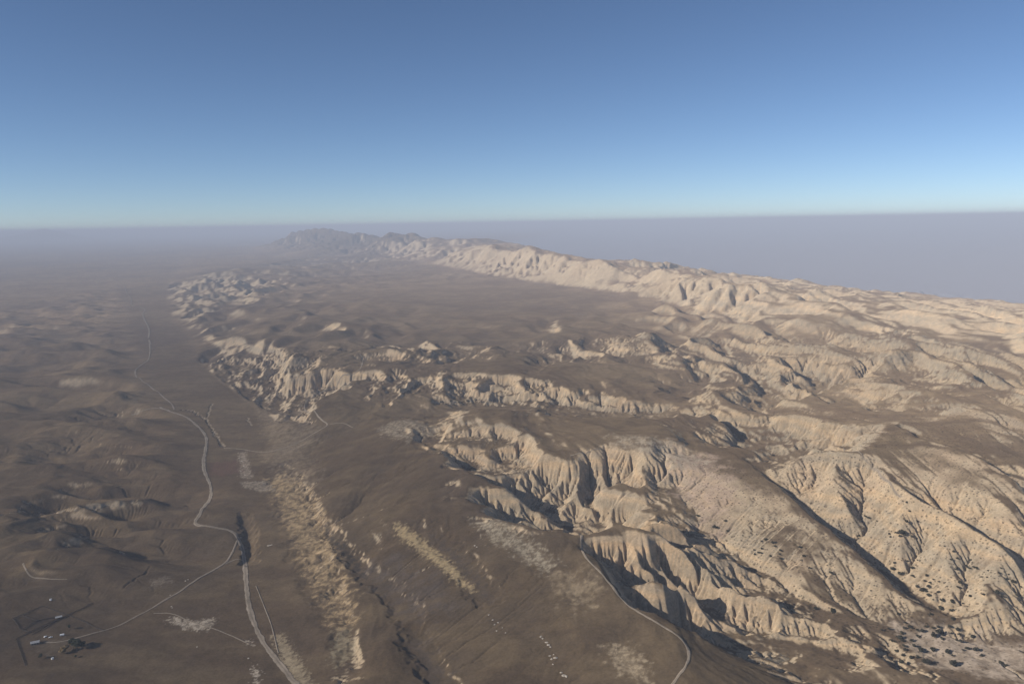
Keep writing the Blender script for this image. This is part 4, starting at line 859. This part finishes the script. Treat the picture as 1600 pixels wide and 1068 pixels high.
for f,lb in zip(FENCES,FL):
    p=np.array(f)
    d=np.concatenate([[0],np.cumsum(np.hypot(*np.diff(p,axis=0).T))]); n=max(2,int(d[-1]/4.0)); s=np.linspace(0,d[-1],n+1)
    q=np.stack([np.interp(s,d,p[:,0]),np.interp(s,d,p[:,1])],1); z=sheet_z(q[:,0],q[:,1])
    e=add("corral_fence",None,None,lb,"fence","corral fences"); e.location=(q[0,0],q[0,1],z[0])
    for (x,y),zz in zip(q,z):
        o=add("post",post_me,parent=e); o.location=(x-q[0,0],y-q[0,1],zz-z[0])
    for lvl in (.4,.85,1.3,1.7):
        vs=[];fs=[]
        for i,((x,y),zz) in enumerate(zip(q,z)):
            t=q[min(i+1,n)]-q[max(i-1,0)]; t=t/np.linalg.norm(t); nx_,ny_=-t[1]*.05,t[0]*.05
            for a,b in ((-1,0),(1,0),(1,.25),(-1,.25)): vs.append((x-q[0,0]+a*nx_,y-q[0,1]+a*ny_,zz-z[0]+lvl+b))
        for i in range(n):
            for k in range(4): fs.append((4*i+k,4*i+(k+1)%4,4*i+4+(k+1)%4,4*i+4+k))
        add("rail",poly("rail",vs,fs,MAT_WOOD),parent=e)
# ---------------------------------------------------------------- pale rock outcrops
def rock_mesh(seed):
    bm=bmesh.new(); bmesh.ops.create_icosphere(bm,subdivisions=2,radius=1.0); r=random.Random(seed)
    ph=[(Vector((r.gauss(0,1),r.gauss(0,1),r.gauss(0,1))).normalized(),r.uniform(.55,.95)) for _ in range(9)]
    for v in bm.verts:
        for nn,d in ph:
            k=v.co.dot(nn)
            if k>d: v.co-=nn*(k-d)*.9
        v.co.z*=.55
    me=bpy.data.meshes.new("boulder"); bm.to_mesh(me); bm.free(); me.materials.append(MAT_ROCK); return me
rocks=[rock_mesh(i) for i in range(5)]; rr=random.Random(9)
def rock_label(i):
    if i<13: return "pale rock in the broken line on the foreground slope","rocks on the foreground slope"
    if i<20: return "pale stone on the dark plain near the ranch lane","stones on the ranch plain"
    if i<22: return "pale rock beside the mottled patch on the slope","rocks by the mottled patch"
    if i<29: return "pale stone in the scatter above the foreground slope rocks","stones scattered up the slope"
    return "pale rock on the fault strip beside the road","rocks of the fault outcrop"
seen_rocks={}
for i,(x,y,s) in enumerate(sorted(ROCKS[:13],key=lambda p:-p[1])+sorted(ROCKS[13:20],key=lambda p:-p[1])+sorted(ROCKS[20:22],key=lambda p:-p[1])+sorted(ROCKS[22:29],key=lambda p:-p[1])+sorted(ROCKS[29:],key=lambda p:-p[1])):
    lb,gp=rock_label(i); seen_rocks[gp]=seen_rocks.get(gp,0)+1; lb=lb+", "+ordinal(seen_rocks[gp])+" from the top"; o=add("boulder",rr.choice(rocks),None,lb,"rock",gp)
    s*=.55; o.scale=(s*rr.uniform(.8,1.3),s*rr.uniform(.7,1.1),s*rr.uniform(.5,.9)); o.rotation_euler=(0,0,rr.uniform(0,6.28)); o.location=(x,y,float(sheet_z(x,y))+.1*s)
# ---------------------------------------------------------------- haze
def build_haze():
    bm=bmesh.new(); bmesh.ops.create_cube(bm,size=1.0)
    me=bpy.data.meshes.new("haze"); bm.to_mesh(me); bm.free()
    o=add("haze",me,"stuff","pale blue haze lying over the whole land")
    z0,z1=-420.0,672.0
    o.scale=(700000,700000,z1-z0); o.location=(0,0,(z0+z1)/2)
    m,n,out=new_mat("haze_air")
    v=n.nodes.new("ShaderNodeVolumePrincipled"); v.inputs["Color"].default_value=(.82,.88,1.0,1); v.inputs["Density"].default_value=HAZE
    v.inputs["Anisotropy"].default_value=-0.09
    n.links.new(v.outputs[0],out.inputs["Volume"]); me.materials.append(m)
HAZE=6.2e-5
build_haze()
